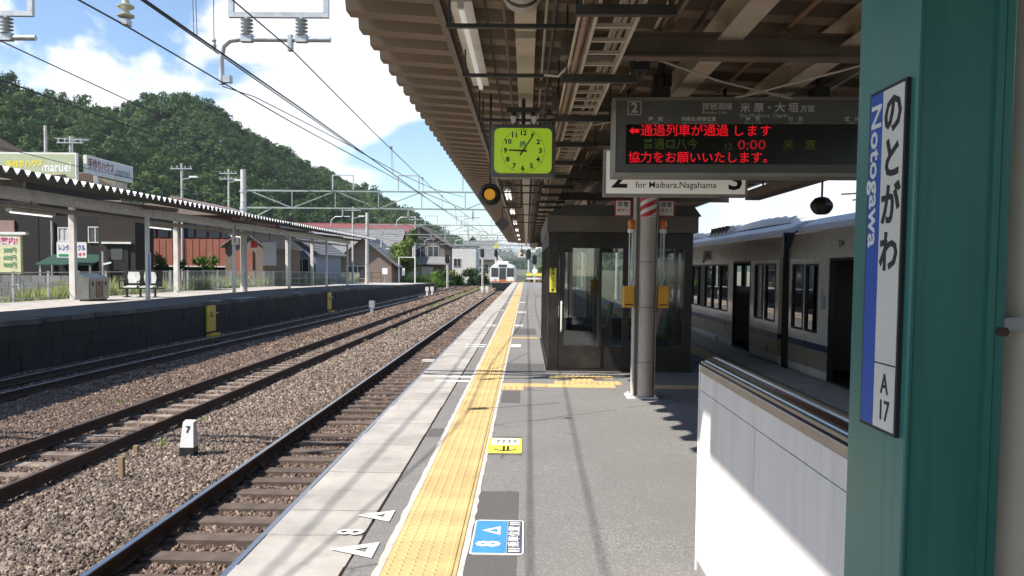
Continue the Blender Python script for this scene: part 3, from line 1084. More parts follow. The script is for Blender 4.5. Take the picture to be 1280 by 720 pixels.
def G(t, **kw):
    n = gn.new(t)
    for k_, v_ in kw.items():
        setattr(n, k_, v_)
    return n


gi, go = G('NodeGroupInput'), G('NodeGroupOutput')
dist = G('GeometryNodeDistributePointsOnFaces')
gl.new(gi.outputs[0], dist.inputs['Mesh'])
na = G('GeometryNodeInputNamedAttribute', data_type='FLOAT')
na.inputs['Name'].default_value = 'dens'
gl.new(na.outputs['Attribute'], dist.inputs['Density'])
g2i = G('GeometryNodeGeometryToInstance')
for v in range(5):
    ico = G('GeometryNodeMeshIcoSphere')
    ico.inputs['Radius'].default_value = 1.0
    ico.inputs['Subdivisions'].default_value = 2
    sp = G('GeometryNodeSetPosition')
    rv = G('FunctionNodeRandomValue', data_type='FLOAT_VECTOR')
    rv.inputs['Min'].default_value = (-0.24, -0.24, -0.24)
    rv.inputs['Max'].default_value = (0.24, 0.24, 0.24)
    rv.inputs['Seed'].default_value = v * 7 + 1
    gl.new(ico.outputs['Mesh'], sp.inputs['Geometry'])
    gl.new(rv.outputs['Value'], sp.inputs['Offset'])
    tf = G('GeometryNodeTransform')
    tf.inputs['Scale'].default_value = ((1.2, 0.8, 0.65), (1.0, 0.9, 0.8), (1.35, 0.75, 0.55), (0.9, 1.1, 0.6), (1.1, 1.0, 0.75))[v]
    gl.new(sp.outputs[0], tf.inputs['Geometry'])
    gl.new(tf.outputs[0], g2i.inputs[0])
iop = G('GeometryNodeInstanceOnPoints')
gl.new(dist.outputs['Points'], iop.inputs['Points'])
gl.new(g2i.outputs[0], iop.inputs['Instance'])
iop.inputs['Pick Instance'].default_value = True
ri = G('FunctionNodeRandomValue', data_type='INT')
ri.inputs[4].default_value = 0
ri.inputs[5].default_value = 4
gl.new(ri.outputs[2], iop.inputs['Instance Index'])
rrot = G('FunctionNodeRandomValue', data_type='FLOAT_VECTOR')
rrot.inputs['Max'].default_value = (6.28, 6.28, 6.28)
gl.new(rrot.outputs['Value'], iop.inputs['Rotation'])
nsz = G('GeometryNodeInputNamedAttribute', data_type='FLOAT')
nsz.inputs['Name'].default_value = 'size'
rs = G('FunctionNodeRandomValue', data_type='FLOAT')
rs.inputs[2].default_value = 0.55
rs.inputs[3].default_value = 1.5
mm = G('ShaderNodeMath', operation='MULTIPLY')
gl.new(nsz.outputs['Attribute'], mm.inputs[0])
gl.new(rs.outputs[1], mm.inputs[1])
gl.new(mm.outputs[0], iop.inputs['Scale'])
sm = G('GeometryNodeSetMaterial')
sm.inputs['Material'].default_value = MT['stone']
gl.new(iop.outputs[0], sm.inputs['Geometry'])
gl.new(sm.outputs[0], go.inputs[0])
md = bal.modifiers.new('stones', 'NODES')
md.node_group = ng
COL.objects.link(bal)

# ---- opposite platform
def lp_edge(y):
    return t3(y) - 1.55


def lp_top(y):
    return 0.15 if y < 50 else 0.15 - 0.40 * min(1.0, (y - 50) / 47.0)


opp = thing('opposite_platform', None, None, (-14, 40, -1.3), kind='structure')
LY0, LY1 = 8.0, 96.0
# body and top, stepping with the edge line
mb = MB()
yy = LY0
while yy < LY1 - 0.1:
    y2 = min(LY1, yy + 4)
    e0, e1, z0, z1 = lp_edge(yy) - 0.14, lp_edge(y2) - 0.14, lp_top(yy), lp_top(y2)
    vs = [(-18.3, yy, -1.4), (e0, yy, -1.4), (e1, y2, -1.4), (-18.3, y2, -1.4), (-18.3, yy, z0 - .005), (e0, yy, z0 - .005), (e1, y2, z1 - .005), (-18.3, y2, z1 - .005)]
    mb.add(vs, [(4, 5, 6, 7), (0, 1, 5, 4), (2, 3, 7, 6), (3, 0, 4, 7)])
    yy = y2
structure('platform_body', mb, 'slab', opp)
# canopy shade painted as a dark sheet along the track side
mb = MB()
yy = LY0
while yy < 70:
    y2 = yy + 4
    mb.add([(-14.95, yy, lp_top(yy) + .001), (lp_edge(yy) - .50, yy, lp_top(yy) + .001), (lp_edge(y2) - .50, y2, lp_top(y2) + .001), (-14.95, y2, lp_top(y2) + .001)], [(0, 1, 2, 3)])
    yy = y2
structure('platform_surface', mb, 'patch', opp)
# wall blocks and nosing slabs, one by one
blocks = []
for v in range(3):
    j = lambda: rr.uniform(-.012, .012)
    blocks.append(MB().add([(-.2, -.445 + j(), .002), (j() * .5, -.443, .003), (j() * .5, .443, .003), (-.2, .445, .004),
                            (-.2, -.445, .375), (j() * .5, -.443, .374), (j() * .5, .443, .374), (-.2, .445, .375)],
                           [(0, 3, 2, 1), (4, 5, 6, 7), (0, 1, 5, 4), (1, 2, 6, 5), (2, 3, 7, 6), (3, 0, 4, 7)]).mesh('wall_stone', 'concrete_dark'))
nose_me = MB().cham(-0.42, 0.10, -0.585, 0.585, -0.13, 0.0, 0.015).mesh('edge_slab', 'concrete_shade')
far_wall = MB()
yy = LY0 + 10
while yy < LY1 - .4:
    a = math.atan2(-(lp_edge(yy + 0.5) - lp_edge(yy - 0.5)), 1.0)
    for c_ in range(4):
        z = lp_top(yy) - .13 - .378 * (c_ + 1)
        yb_ = yy + (.45 if c_ % 2 else 0)
        if yy < 76:
            inst('wall_stone', blocks[rr.randrange(3)], (lp_edge(yb_) - .02 + rr.uniform(-.015, .015), yb_, z), opp, (0, 0, a))
        else:
            x_ = lp_edge(yb_) - .02 + rr.uniform(-.015, .015)
            far_wall.box(x_ - .2, x_, yb_ - .44, yb_ + .44, z + .004, z + .37)
    yy += 0.9
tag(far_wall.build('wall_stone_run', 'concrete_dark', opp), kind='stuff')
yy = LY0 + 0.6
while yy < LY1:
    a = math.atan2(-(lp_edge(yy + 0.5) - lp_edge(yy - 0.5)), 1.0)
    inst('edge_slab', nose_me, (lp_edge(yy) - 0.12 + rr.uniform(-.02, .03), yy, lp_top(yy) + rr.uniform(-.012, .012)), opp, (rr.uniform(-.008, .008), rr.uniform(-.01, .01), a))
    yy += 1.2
mb = MB()
mb.box(lp_edge(LY1) - 7, lp_edge(LY1) - 0.15, LY1, LY1 + 0.1, -1.4, lp_top(LY1) - 0.01)
structure('platform_end', mb, 'concrete_dark', opp)

# ---- wooded hills
RIDGE = [(-420, 200, 60), (-300, 270, 88), (-232, 330, 84), (-213, 340, 78), (-201, 360, 75), (-194, 395, 66), (-189, 408, 64), (-181, 420, 85), (-170, 450, 79), (-163, 480, 76), (-153, 540, 69), (-139, 640, 63), (-114, 760, 50), (-82, 880, 31), (-62, 960, 21), (-40, 1060, 12)]
FAR = [(-300, 1650, 60), (-120, 1600, 34), (0, 1550, 22), (120, 1600, 36), (320, 1700, 55)]


def seg_h(P, x, y, slope):
    best = np.full(x.shape, -50.0)
    for (x0, y0, h0), (x1, y1, h1) in zip(P, P[1:]):
        dx, dy = x1 - x0, y1 - y0
        t = np.clip(((x - x0) * dx + (y - y0) * dy) / (dx * dx + dy * dy), 0, 1)
        d_ = np.hypot(x - x0 - t * dx, y - y0 - t * dy)
        best = np.maximum(best, h0 + t * (h1 - h0) - slope * np.maximum(0, d_ - 4))
    return best


def hill_h(x, y):
    h = np.maximum(seg_h(RIDGE, x, y, 0.60), seg_h(FAR, x, y, 0.30))
    bumps = 5.0 * np.sin(x * 0.045 + 1.3 * np.sin(y * 0.021)) * np.sin(y * 0.037 + 0.7) + 2.5 * np.sin(x * 0.11 + y * 0.06)
    return np.where(h > -20, h + bumps * np.clip((h + 5) / 40, 0, 0.8), -20) - 6.0


gx, gy = np.arange(-620, 520, 10.0), np.arange(150, 1900, 12.0)
X, Y = np.meshgrid(gx, gy)
Z = np.maximum(hill_h(X, Y), -3.0)
V = np.stack([X, Y, Z], -1).reshape(-1, 3)
idx = np.arange(X.size).reshape(X.shape)
F = np.stack([idx[:-1, :-1], idx[:-1, 1:], idx[1:, 1:], idx[1:, :-1]], -1).reshape(-1, 4)
keep = Z.reshape(-1)[F].max(1) > -2.5
hl = bpy.data.objects.new('hill', np_mesh('hill', V, F[keep], 'leaf_hill', np.full(len(V), 0.05)))
hl['kind'] = 'structure'
COL.objects.link(hl)


def forest(name, label, n_try, xr, yr, sp0, leaves, leaf, rad, seed, view=True):
    rg = np.random.default_rng(seed)
    px, py = rg.uniform(*xr, n_try), rg.uniform(*yr, n_try)
    ph = hill_h(px, py)
    # keep what faces the station: the ground sampled a little further away may not be much lower than the line of sight
    k_ = ph > -2
    ux, uy = px / np.hypot(px, py), py / np.hypot(px, py)
    vis = np.ones(n_try, bool)
    ang = (ph + 9) / np.hypot(px, py)
    for dd in (25, 45, 70, 100, 140):
        q = hill_h(px - ux * dd, py - uy * dd)
        vis &= (q + 4) / (np.hypot(px, py) - dd) < ang
    k_ &= vis
    k_ &= (px / py > -0.75) & (px / py < 0.35)
    px, py, ph = px[k_], py[k_], ph[k_]
    # thin to a spacing on a grid
    cell = {}
    sel = []
    for i in range(len(px)):
        key = (int(px[i] // sp0), int(py[i] // sp0))
        if key not in cell:
            cell[key] = 1
            sel.append(i)
    px, py, ph = px[sel], py[sel], ph[sel]
    cs, rads, tints = [], [], []
    for x, y, h in zip(px, py, ph):
        r = rad * rg.uniform(0.65, 1.35)
        t = float(np.clip(0.30 + 0.55 * rg.random() ** 1.3 + 0.18 * math.sin(x * 0.03 + y * 0.02), 0, 1))
        hh = rg.uniform(3.5, 6.5)
        cs.append((x, y, h + hh))
        rads.append(r)
        tints.append(t)
        for _ in range(2):
            cs.append((x + rg.uniform(-.6, .6) * r, y + rg.uniform(-.6, .6) * r, h + hh + rg.uniform(-.5, 0.75) * r))
            rads.append(r * rg.uniform(0.45, 0.7))
            tints.append(float(np.clip(t + rg.uniform(-.12, .16), 0, 1)))
    V, F, T = leaf_cloud(rg, cs, rads, leaves, leaf, 0.85, 0.72, tints)
    o = bpy.data.objects.new(name, np_mesh(name, V, F, 'leaf_hill', T))
    o['kind'] = 'stuff'
    o['label'] = label
    COL.objects.link(o)
    return len(px)


n1 = forest('forest', 'dense green forest covering the hills behind the station', 42000, (-420, -60), (190, 620), 5.4, 74, 0.66, 3.5, 5)
n2 = forest('forest', 'dark far forest where the ridge runs down to the valley', 16000, (-240, 0), (600, 1120), 7.5, 44, 1.1, 4.6, 6)
n3 = forest('forest', 'pale distant wooded hills at the end of the line', 9000, (-330, 330), (1400, 1760), 15, 24, 3.2, 9.5, 8)
print('forest trees', n1, n2, n3)

# ================================================================== ISLAND PLATFORM CANOPY
def corrugated(mb, x0, z0, x1, z1, ya, yb, pitch, depth, th=0.012, prof=None, top=0):
    """folded steel deck whose waves run across the platform (along x)"""
    prof = prof or [(0.0, 0), (0.36, 0), (0.50, 1), (0.86, 1)]
    pts = []
    y = ya
    while y < yb:
        for f, h in prof:
            pts.append((y + f * pitch, h * depth))
        y += pitch
    pts.append((y, 0.0))
    n = len(pts)
    vs = []
    for yy, h in pts:
        vs += [(x0, yy, z0 + h), (x1, yy, z1 + h), (x0, yy, z0 + h + th), (x1, yy, z1 + h + th)]
    fs = []
    for i in range(n - 1):
        a, c = i * 4, (i + 1) * 4
        fs += [(a, a + 1, c + 1, c), (a, c, c + 2, a + 2), (a + 1, a + 3, c + 3, c + 1)]
    mb.add(vs, fs)
    mb.mi = top
    mb.f += [tuple(q + len(mb.v) - len(vs) for q in (i * 4 + 2, i * 4 + 6, i * 4 + 7, i * 4 + 3)) for i in range(n - 1)]
    mb.m += [top] * (n - 1)
    mb.mi = 0


CY0, CY1 = -38.0, 62.5
can = thing('platform_canopy', 'brown corrugated steel canopy over our platform, hung with cables and pipes', 'canopy', (1.4, 24, 0))
# deck sheets laid side by side, one by one
y = CY0
while y < CY1:
    mb = MB()
    corrugated(mb, -1.40, 3.50, 0.06, 3.40, y, y + 3.0, 0.5, 0.17)
    mb.build('deck_sheet', 'deck', can)
    mb = MB()
    corrugated(mb, 0.045, 3.415, 4.35, 3.21, y, y + 3.0, 0.5, 0.17)
    mb.build('deck_sheet', 'deck', can)
    y += 3.0


def hbeam(mb, p0, p1, w, h, tf=0.014, tw=0.012):
    """H-section along any direction"""
    p0, p1 = Vector(p0), Vector(p1)
    up = Vector((0, 0, 1))
    mb.bar(p0 + up * (h / 2 - tf / 2), p1 + up * (h / 2 - tf / 2), w, tf)
    mb.bar(p0 - up * (h / 2 - tf / 2), p1 - up * (h / 2 - tf / 2), w, tf)
    mb.bar(p0, p1, tw, h - 2 * tf - 0.002)


CB = [-30, -22, -14, -6, 2.05, 5.9, 7.95, 10.1, 14, 18, 22, 26, 30, 34, 38, 42, 46, 50, 54, 58]
# added unseen strip at the eaves, shaped so the parapet's shadow edge is straight
MB().box(-1.412, -1.402, 0.3, 2.75, 3.50, 3.70).build('shadow_trim', 'deck', can)
# purlins along the platform
for x, w, h, m in ((-0.62, 0.05, 0.09, 'beam_brown'), (1.38, 0.17, 0.20, 'beam_cream'), (2.22, 0.17, 0.20, 'beam_cream'), (3.3, 0.15, 0.16, 'beam_cream'), (4.2, 0.08, 0.08, 'beam_brown')):
    mb = MB()
    zt_ = 3.395 - 0.0476 * max(0.0, x)
    hbeam(mb, (x, CY0, zt_ - h / 2), (x, CY1, zt_ - h / 2), w, h)
    mb.build('purlin', m, can)
for yb in CB:
    mb = MB()
    hbeam(mb, (0.22, yb, 3.09), (4.28, yb, 3.07), 0.12, 0.17)
    mb.build('cross_beam', 'beam_brown', can)
# centre gutter, cream, in lengths between the cross beams
mb = MB()
for a, c in zip([4.0] + CB[2:], CB[2:] + [61.5]):
    mb.box(-0.095, 0.045, a + 0.09, c - 0.09, 3.16, 3.36)
mb.build('gutter', 'beam_cream', can)
# fat drain pipe that ends above the clock
mb = MB().tube([(-0.045, 1.0, 3.22), (-0.045, 5.15, 3.20)], 0.118, 18)
mb.lathe([(0.128, 4.55), (0.128, 4.75)], (-0.045, 0, 3.20), 18, 'y')
mb.build('drain_pipe', 'pipe_grey', can, True)
mb = MB().lathe([(0.122, 4.98), (0.122, 5.03)], (-0.045, 0, 3.20), 18, 'y')
mb.tube([(-0.18, 5.0, 3.2), (-0.18, 5.0, 3.42)], 0.008, 6)
mb.tube([(0.09, 5.0, 3.2), (0.09, 5.0, 3.42)], 0.008, 6)
mb.build('pipe_strap', 'dark_steel', can)
# cross trimmers just under the deck, seen as thin dark lines
for i, yy in enumerate((5.35, 6.7, 8.7, 9.4, 11.3, 12.5, 15.5, 17, 20, 24, 28)):
    mb = MB().box(-0.52, 0.32, yy - .016, yy + .016, 3.05, 3.075)
    mb.tube([(-0.5, yy, 3.07), (-0.5, yy, 3.41)], 0.008, 6)
    mb.tube([(0.3, yy, 3.07), (0.3, yy, 3.40)], 0.008, 6)
    mb.build('hanger', 'dark_steel', can)
# cable tray (ladder) with rungs, hung on trapeze bars
tray = thing('cable_tray', 'cream cable ladder hanging under the canopy beside brown pipes', 'cable tray', (0.55, 30, 3.1))
for x in (0.365, 0.595):
    mb = MB().box(x - 0.011, x + 0.011, 2.0, 60, 2.92, 2.98)
    mb.build('side_rail', 'beam_cream', tray)
rung = MB().box(-0.216, 0.0, -0.014, 0.014, 0, 0.022).mesh('rung', 'beam_cream')
y = 2.2
while y < 24:
    inst('rung', rung, (0.588, y, 2.93), tray)
    y += 0.30
mb = MB()
while y < 60:
    mb.box(0.378, 0.582, y - .014, y + .014, 2.93, 2.952)
    y += 0.30
tag(mb.build('rung_run', 'beam_cream', tray), kind='stuff')
mb = MB()
for i in range(5):
    x = 0.505 + i * 0.019
    mb.tube([(x + 0.005 * math.sin(yy * 1.3 + i), yy, 3.02 + 0.012 * (i % 3)) for yy in np.arange(2, 60, 1.5)], 0.0085, 6)
mb.build('cable', 'pipe_tan', tray)
y = 4.45
while y < 45:
    mb = MB().box(0.24, 0.76, y - 0.022, y + 0.022, 2.865, 2.918)
    mb.tube([(0.27, y, 2.88), (0.27, y, 3.42)], 0.008, 6)
    mb.tube([(0.73, y, 2.88), (0.73, y, 3.42)], 0.008, 6)
    mb.build('trapeze_bar', 'dark_steel', tray)
    y += 1.58
# pipes and conduits along the canopy
for x, z, r_, m in ((0.315, 2.94, 0.020, 'pipe_brown'), (0.282, 2.97, 0.011, 'beam_cream'), (0.16, 3.12, 0.014, 'dark_steel'), (0.98, 3.23, 0.018, 'beam_brown'), (-0.30, 3.33, 0.010, 'dark_steel'),
                   (0.86, 3.20, 0.012, 'pipe_grey'), (0.91, 3.21, 0.012, 'pipe_brown'), (1.16, 3.24, 0.014, 'dark_steel'), (1.78, 3.22, 0.016, 'pipe_brown'), (2.62, 3.18, 0.02, 'beam_brown'), (2.70, 3.18, 0.012, 'pipe_grey'), (0.11, 3.20, 0.010, 'pipe_grey'), (-0.17, 3.28, 0.012, 'beam_brown')):
    mb = MB().tube([(x, 1.5, z), (x, 20, z - .01), (x, 60, z)], r_, 8)
    mb.build('conduit', m, can)
# sagging cables strung across between the beams
for pts in (((0.70, 6.3, 3.18), (1.5, 6.7, 3.03), (2.3, 7.2, 2.98), (2.75, 7.6, 2.99)), ((1.12, 7.75, 2.99), (1.8, 7.1, 3.0), (2.35, 6.4, 3.05), (2.85, 5.8, 3.12)),
            ((0.12, 6.4, 3.0), (0.22, 6.3, 2.97), (0.33, 6.2, 3.06)), ((-0.02, 9.2, 3.05), (0.35, 9.0, 3.0), (0.9, 8.8, 3.08))):
    mb = MB().tube(pts, 0.009, 6)
    mb.build('cable', 'cream', can)
# junction boxes along the conduits
for x_, y_ in ((0.88, 4.9), (0.88, 6.8), (1.16, 7.4), (1.78, 6.3), (2.65, 5.2), (0.13, 7.5), (0.13, 10.8), (0.88, 11.5), (2.65, 8.3)):
    mb = MB().cham(x_ - .075, x_ + .075, y_ - .06, y_ + .06, 3.13, 3.235, .01)
    mb.build('junction_box', random.choice(('pipe_grey', 'beam_brown', 'dark_steel')), can)
# a boxed trunking in pale strips on the right, seen behind the departure board
mb = MB().box(0.2, 4.6, 9.0, 9.25, 3.17, 3.23)
mb.build('trunking', 'beam_brown', can)
# longitudinal eaves beam at the far platform side, ending in a sawn-off face
mb = MB().box(2.95, 3.15, 8.6, 11.5, 2.50, 2.62)
mb.build('duct', 'beam_brown', can)
mb = MB().tube([(3.05, 9, 2.62), (3.05, 9, 3.38)], 0.012, 6)
mb.tube([(3.05, 11, 2.62), (3.05, 11, 3.38)], 0.012, 6)
mb.build('duct_rod', 'dark_steel', can)

# fluorescent lamps in a row
lamp_y = [(6.75, 2.5), (19.6, 2.4), (25.5, 2.4), (31.5, 2.4), (37.5, 2.4), (43.5, 2.4), (49.5, 2.4)]
lampwords = ['long cream fluorescent lamp under the canopy left of the drain pipe', 'twin tube fluorescent lamp just below and behind the round platform signal',
             'twin tube lamp, second beyond the lime clock', 'twin tube lamp, third beyond the lime clock', 'twin tube lamp, fourth beyond the lime clock', 'twin tube lamp, fifth beyond the lime clock',
             'farthest twin tube lamp before the end of the canopy']
for i, ((yc, L), wd) in enumerate(zip(lamp_y, lampwords)):
    x = -0.445
    z = 3.20
    lp = thing('fluorescent_lamp', wd, 'lamp', (x, yc, z), 'fluorescent lamps under the canopy')
    mb = MB().prism([(-0.075 + x, z + .06), (0.075 + x, z + .06), (0.065 + x, z + .085), (0.05 + x, z + .11), (-0.05 + x, z + .11), (-0.065 + x, z + .085)], yc - L / 2, yc + L / 2, 'y')
    for yy in (yc - L * .35, yc + L * .35):
        mb.tube([(x, yy, z + .1), (x, yy, 3.44)], 0.012, 6)
    mb.build('housing', 'white_dirty', lp)
    for s in ((0.0,) if i == 0 else (-0.042, 0.042)):
        mb = MB().tube([(x + s, yc - L / 2 + .03, z + .035), (x + s, yc + L / 2 - .03, z + .035)], 0.019, 10)
        mb.build('tube', 'tube' if i == 0 else 'tube_lit', lp, True)
        mb = MB()
        for yy in (yc - L / 2 + .02, yc + L / 2 - .02):
            mb.box(x + s - .02, x + s + .02, yy - .018, yy + .018, z + .018, z + .062)
        mb.build('lamp_holder', 'white_dirty', lp)

# ---- round platform signal and diamond board
sg = thing('platform_signal', 'round black signal with an amber light hanging below the clock', 'signal', (-0.40, 9.0, 2.33))
mb = MB().lathe([(0.115, 9.0), (0.122, 9.02), (0.122, 9.06), (0.05, 9.14)], (-0.40, 0, 2.33), 28, 'y')
mb.build('target', 'black', sg, True)
mb = MB().lathe([(0.078, 8.86), (0.082, 8.86), (0.082, 8.999), (0.078, 8.999)], (-0.40, 0, 2.33), 24, 'y')
mb.f = mb.f[:-2]
mb.m = mb.m[:-2]
mb.build('hood', 'black', sg, True)
mb = MB().lathe([(0.060, 8.985), (0.055, 8.97), (0.03, 8.962)], (-0.40, 0, 2.33), 20, 'y')
mb.build('lens', 'lamp_amber', sg, True)
mb = MB().tube([(-0.40, 9.06, 2.44), (-0.40, 9.06, 3.40)], 0.012, 8)
mb.build('rod', 'dark_steel', sg)
dm = thing('diamond_board', 'small plain black diamond board on a bracket under the canopy', 'sign', (-0.41, 14, 2.28))
mb = MB().prism([(-0.41 - .125, 2.28), (-0.41, 2.155), (-0.41 + .125, 2.28), (-0.41, 2.405)], 13.985, 14.0, 'y')
mb.build('plate', 'black', dm)
mb = MB().tube([(-0.41, 14.01, 2.30), (-0.41, 14.01, 2.55), (-0.1, 14.01, 2.55)], 0.013, 8)
mb.tube([(-0.1, 14.01, 2.55), (-0.1, 14.01, 3.36)], 0.013, 8)
mb.build('bracket', 'dark_steel', dm)
n2 = thing('track_number_sign', 'small white sign with black 2 hanging at the far canopy end', 'sign', (-0.17, 30, 2.06))
mb = MB().prism(rrect(-0.31, -0.03, 1.93, 2.21, 0.02), 30.0, 30.06, 'y')
mb.build('plate', 'sign_face', n2)
mb = MB().tube([(-0.17, 30.03, 2.21), (-0.17, 30.03, 3.3)], 0.012, 6)
mb.build('rod', 'dark_steel', n2)
text('2', 0.26, (-0.17, 29.99, 2.07), FACE_S, 'ink_black', n2, bold=0.006)

# ---- clock
ck = thing('platform_clock', 'square clock with lime green face showing five past nine', 'clock', (-0.045, 8.0, 2.41))
cx, cz = -0.045, 2.655
mb = MB().prism(rrect(cx - .305, cx + .305, cz - .248, cz + .248, 0.02), 8.0, 8.17, 'y')
mb.build('case', 'board_grey', ck)
mb = MB()
o = rrect(cx - .304, cx + .304, cz - .247, cz + .247, 0.02, 5)
i_ = rrect(cx - .272, cx + .272, cz - .212, cz + .212, 0.055, 5)
n = len(o)
mb.add([(a, 7.998, c) for a, c in o] + [(a, 7.985, c) for a, c in i_] + [(a, 7.999, c) for a, c in i_],
       [(j, (j + 1) % n, n + (j + 1) % n, n + j) for j in range(n)] + [(n + j, n + (j + 1) % n, 2 * n + (j + 1) % n, 2 * n + j) for j in range(n)])
mb.build('bezel', 'board_grey', ck)
mb = MB().prism(rrect(cx - .273, cx + .273, cz - .213, cz + .213, 0.055, 5), 7.992, 7.999, 'y')
fc = mb.build('face', 'clock_face', ck)
for h in range(1, 13):
    t = R(90 - 30 * h)
    text(str(h), 0.062, (cx + 0.165 * math.cos(t), 7.990, cz + 0.165 * math.sin(t)), FACE_S, 'ink_black', fc, bold=0.0022, sx=1.1, name='numeral')
mb = MB()
for q in range(60):
    t = R(6 * q)
    rd = 0.202
    s = 0.0034 if q % 5 else 0.0055
    px_, pz_ = cx + rd * math.cos(t), cz + rd * math.sin(t)
    mb.box(px_ - s, px_ + s, 7.9898, 7.9908, pz_ - s, pz_ + s)
mb.build('minute_dot', 'ink_black', fc)
text('JR', 0.058, (cx, 7.990, cz + 0.065), FACE_S, 'ink_green', fc, bold=0.002, sx=1.2)
text('WEST', 0.014, (cx, 7.990, cz + 0.033), FACE_S, 'ink_green', fc)


def hand(name, ang, L, tail, w, yy):
    t = R(90 - ang)
    d = Vector((math.cos(t), 0, math.sin(t)))
    s = Vector((-d.z, 0, d.x))
    c = Vector((cx, yy, cz))
    p = [c - d * tail + s * w, c - d * tail - s * w, c + d * L - s * w * 0.6, c + d * L + s * w * 0.6]
    m = MB()
    vs = [tuple(q) for q in p] + [(q.x, yy + 0.002, q.z) for q in p]
    m.add(vs, [(0, 1, 2, 3), (7, 6, 5, 4), (0, 4, 5, 1), (1, 5, 6, 2), (2, 6, 7, 3), (3, 7, 4, 0)])
    m.build(name, 'ink_black', ck)


hand('hour_hand', 272.5, 0.135, 0.035, 0.0095, 7.986)
hand('minute_hand', 33, 0.195, 0.05, 0.007, 7.982)
for s in (-0.09, 0.09):
    MB().tube([(cx + s, 8.1, 2.905), (cx + s, 8.1, 3.018)], 0.022, 8).build('hanger_lug', 'dark_steel', ck)
mb = MB().tube([(cx, 8.1, 2.9), (cx, 8.1, 3.42)], 0.02, 10)
mb.box(cx - .16, cx + .16, 8.04, 8.16, 3.02, 3.07)
mb.build('hanger', 'dark_steel', ck)
mb = MB()
for s in (-0.095, 0.10):
    mb.prism([(cx + s - .028, 2.98), (cx + s + .028, 2.98), (cx + s + .02, 2.925), (cx + s, 2.90), (cx + s - .02, 2.925)], 8.0, 8.03, 'y')
mb.build('clamp', 'white_dirty', ck)

# ---- departure board (built in its own frame, turned a little towards us)
BW, BH = 2.36, 0.66
db = thing('departure_board', 'grey departure board with red LED lettering hanging over the platform', 'departure board', (0.715, 7.2, 2.34), rotz=R(-2.6), world=False)
mb = MB().box(0.03, BW - .03, 0.02, 0.28, 0.02, BH - .02)
mb.build('case', 'board_frame', db)
mb = MB()
o = [(0, 0), (BW, 0), (BW, BH), (0, BH)]
i_ = [(0.028, 0.028), (BW - .028, 0.028), (BW - .028, BH - .028), (0.028, BH - .028)]
vs = [(a, 0.0, c) for a, c in o] + [(a, -0.012, c) for a, c in i_] + [(a, 0.30, c) for a, c in o] + [(a, 0.012, c) for a, c in i_]
mb.add(vs, [(j, (j + 1) % 4, 4 + (j + 1) % 4, 4 + j) for j in range(4)] + [(8 + j, 8 + (j + 1) % 4, (j + 1) % 4, j) for j in range(4)] + [(4 + j, 4 + (j + 1) % 4, 12 + (j + 1) % 4, 12 + j) for j in range(4)] + [(8, 9, 10, 11)])
mb.build('frame', 'board_frame', db)
mb = MB().box(0.029, BW - .029, -0.004, 0.015, 0.029, BH - .029)
fp = mb.build('front_panel', 'board_grey', db)
mb = MB().box(0.115, BW - 0.10, -0.008, 0.0, 0.10, 0.432)
lp = mb.build('led_panel', 'panel_black', db)
YF = -0.0052


def btext(s, size, x, z, mat, par, align='LEFT', bold=0.0, sx=1.0, spacing=1.0, yy=YF):
    return text(s, size, (x, yy, z), FACE_S, mat, par, align, bold, sx, spacing=spacing)


mb = MB()
for x0 in (0.125, BW - 0.235):
    for a, c, d, e in ((0, 0.115, 0, 0.007), (0, 0.115, 0.108, 0.115), (0, 0.007, 0.007, 0.108), (0.108, 0.115, 0.007, 0.108)):
        mb.box(x0 + a, x0 + c, YF - 0.001, YF + 0.001, 0.51 + d, 0.51 + e)
mb.build('number_frame', 'ink_grey', fp)
btext('2', 0.115, 0.182, 0.567, 'ink_grey', fp, 'CENTER', 0.003)
btext('3', 0.115, BW - 0.178, 0.567, 'ink_grey', fp, 'CENTER', 0.003)
btext('琵琶湖線', 0.063, 0.745, 0.578, 'ink_grey', fp, bold=0.0005)
btext('Biwako Line', 0.034, 0.745, 0.531, 'ink_grey', fp, sx=1.25)
btext('米 原・大 垣', 0.083, 1.06, 0.566, 'ink_grey', fp, bold=0.0015, sx=1.05)
btext('方面', 0.06, 1.555, 0.558, 'ink_grey', fp, bold=0.001)
btext('for Maibara, Ogaki', 0.044, 1.06, 0.505, 'ink_grey', fp, sx=1.2)
for jp, en, x in (('種　別', 'Type', 0.36), ('列車名/乗車位置', 'Train Name/Boarding Position', 0.72), ('時　刻', 'Departure Time', 1.17), ('行　先', 'Destination', 1.52), ('遅　れ', 'Delay', 1.98)):
    btext(jp, 0.040, x, 0.474, 'ink_grey', fp, 'CENTER', 0.0008)
    btext(en, 0.021, x, 0.445, 'ink_grey', fp, 'CENTER', sx=1.1)
YL = -0.0086
mb = MB()
mb.add([(0.14, YL, 0.378), (0.175, YL, 0.410), (0.175, YL, 0.394), (0.225, YL, 0.394), (0.225, YL, 0.362), (0.175, YL, 0.362), (0.175, YL, 0.346)], [(0, 6, 1), (1, 6, 5, 2), (2, 5, 4, 3)])
mb.add([(BW - 0.16, YL, 0.145), (BW - 0.10, YL, 0.145), (BW - .10, YL, 0.18), (BW - .16, YL, 0.18)], [(0, 1, 2, 3)])
mb.build('led_arrow', 'led_red', lp)


def led(s, size, x, z, mat, sx=1.0, spacing=1.0):
    btext(s, size, x, z, mat, lp, bold=0.0008, sx=sx, spacing=spacing, yy=YL)


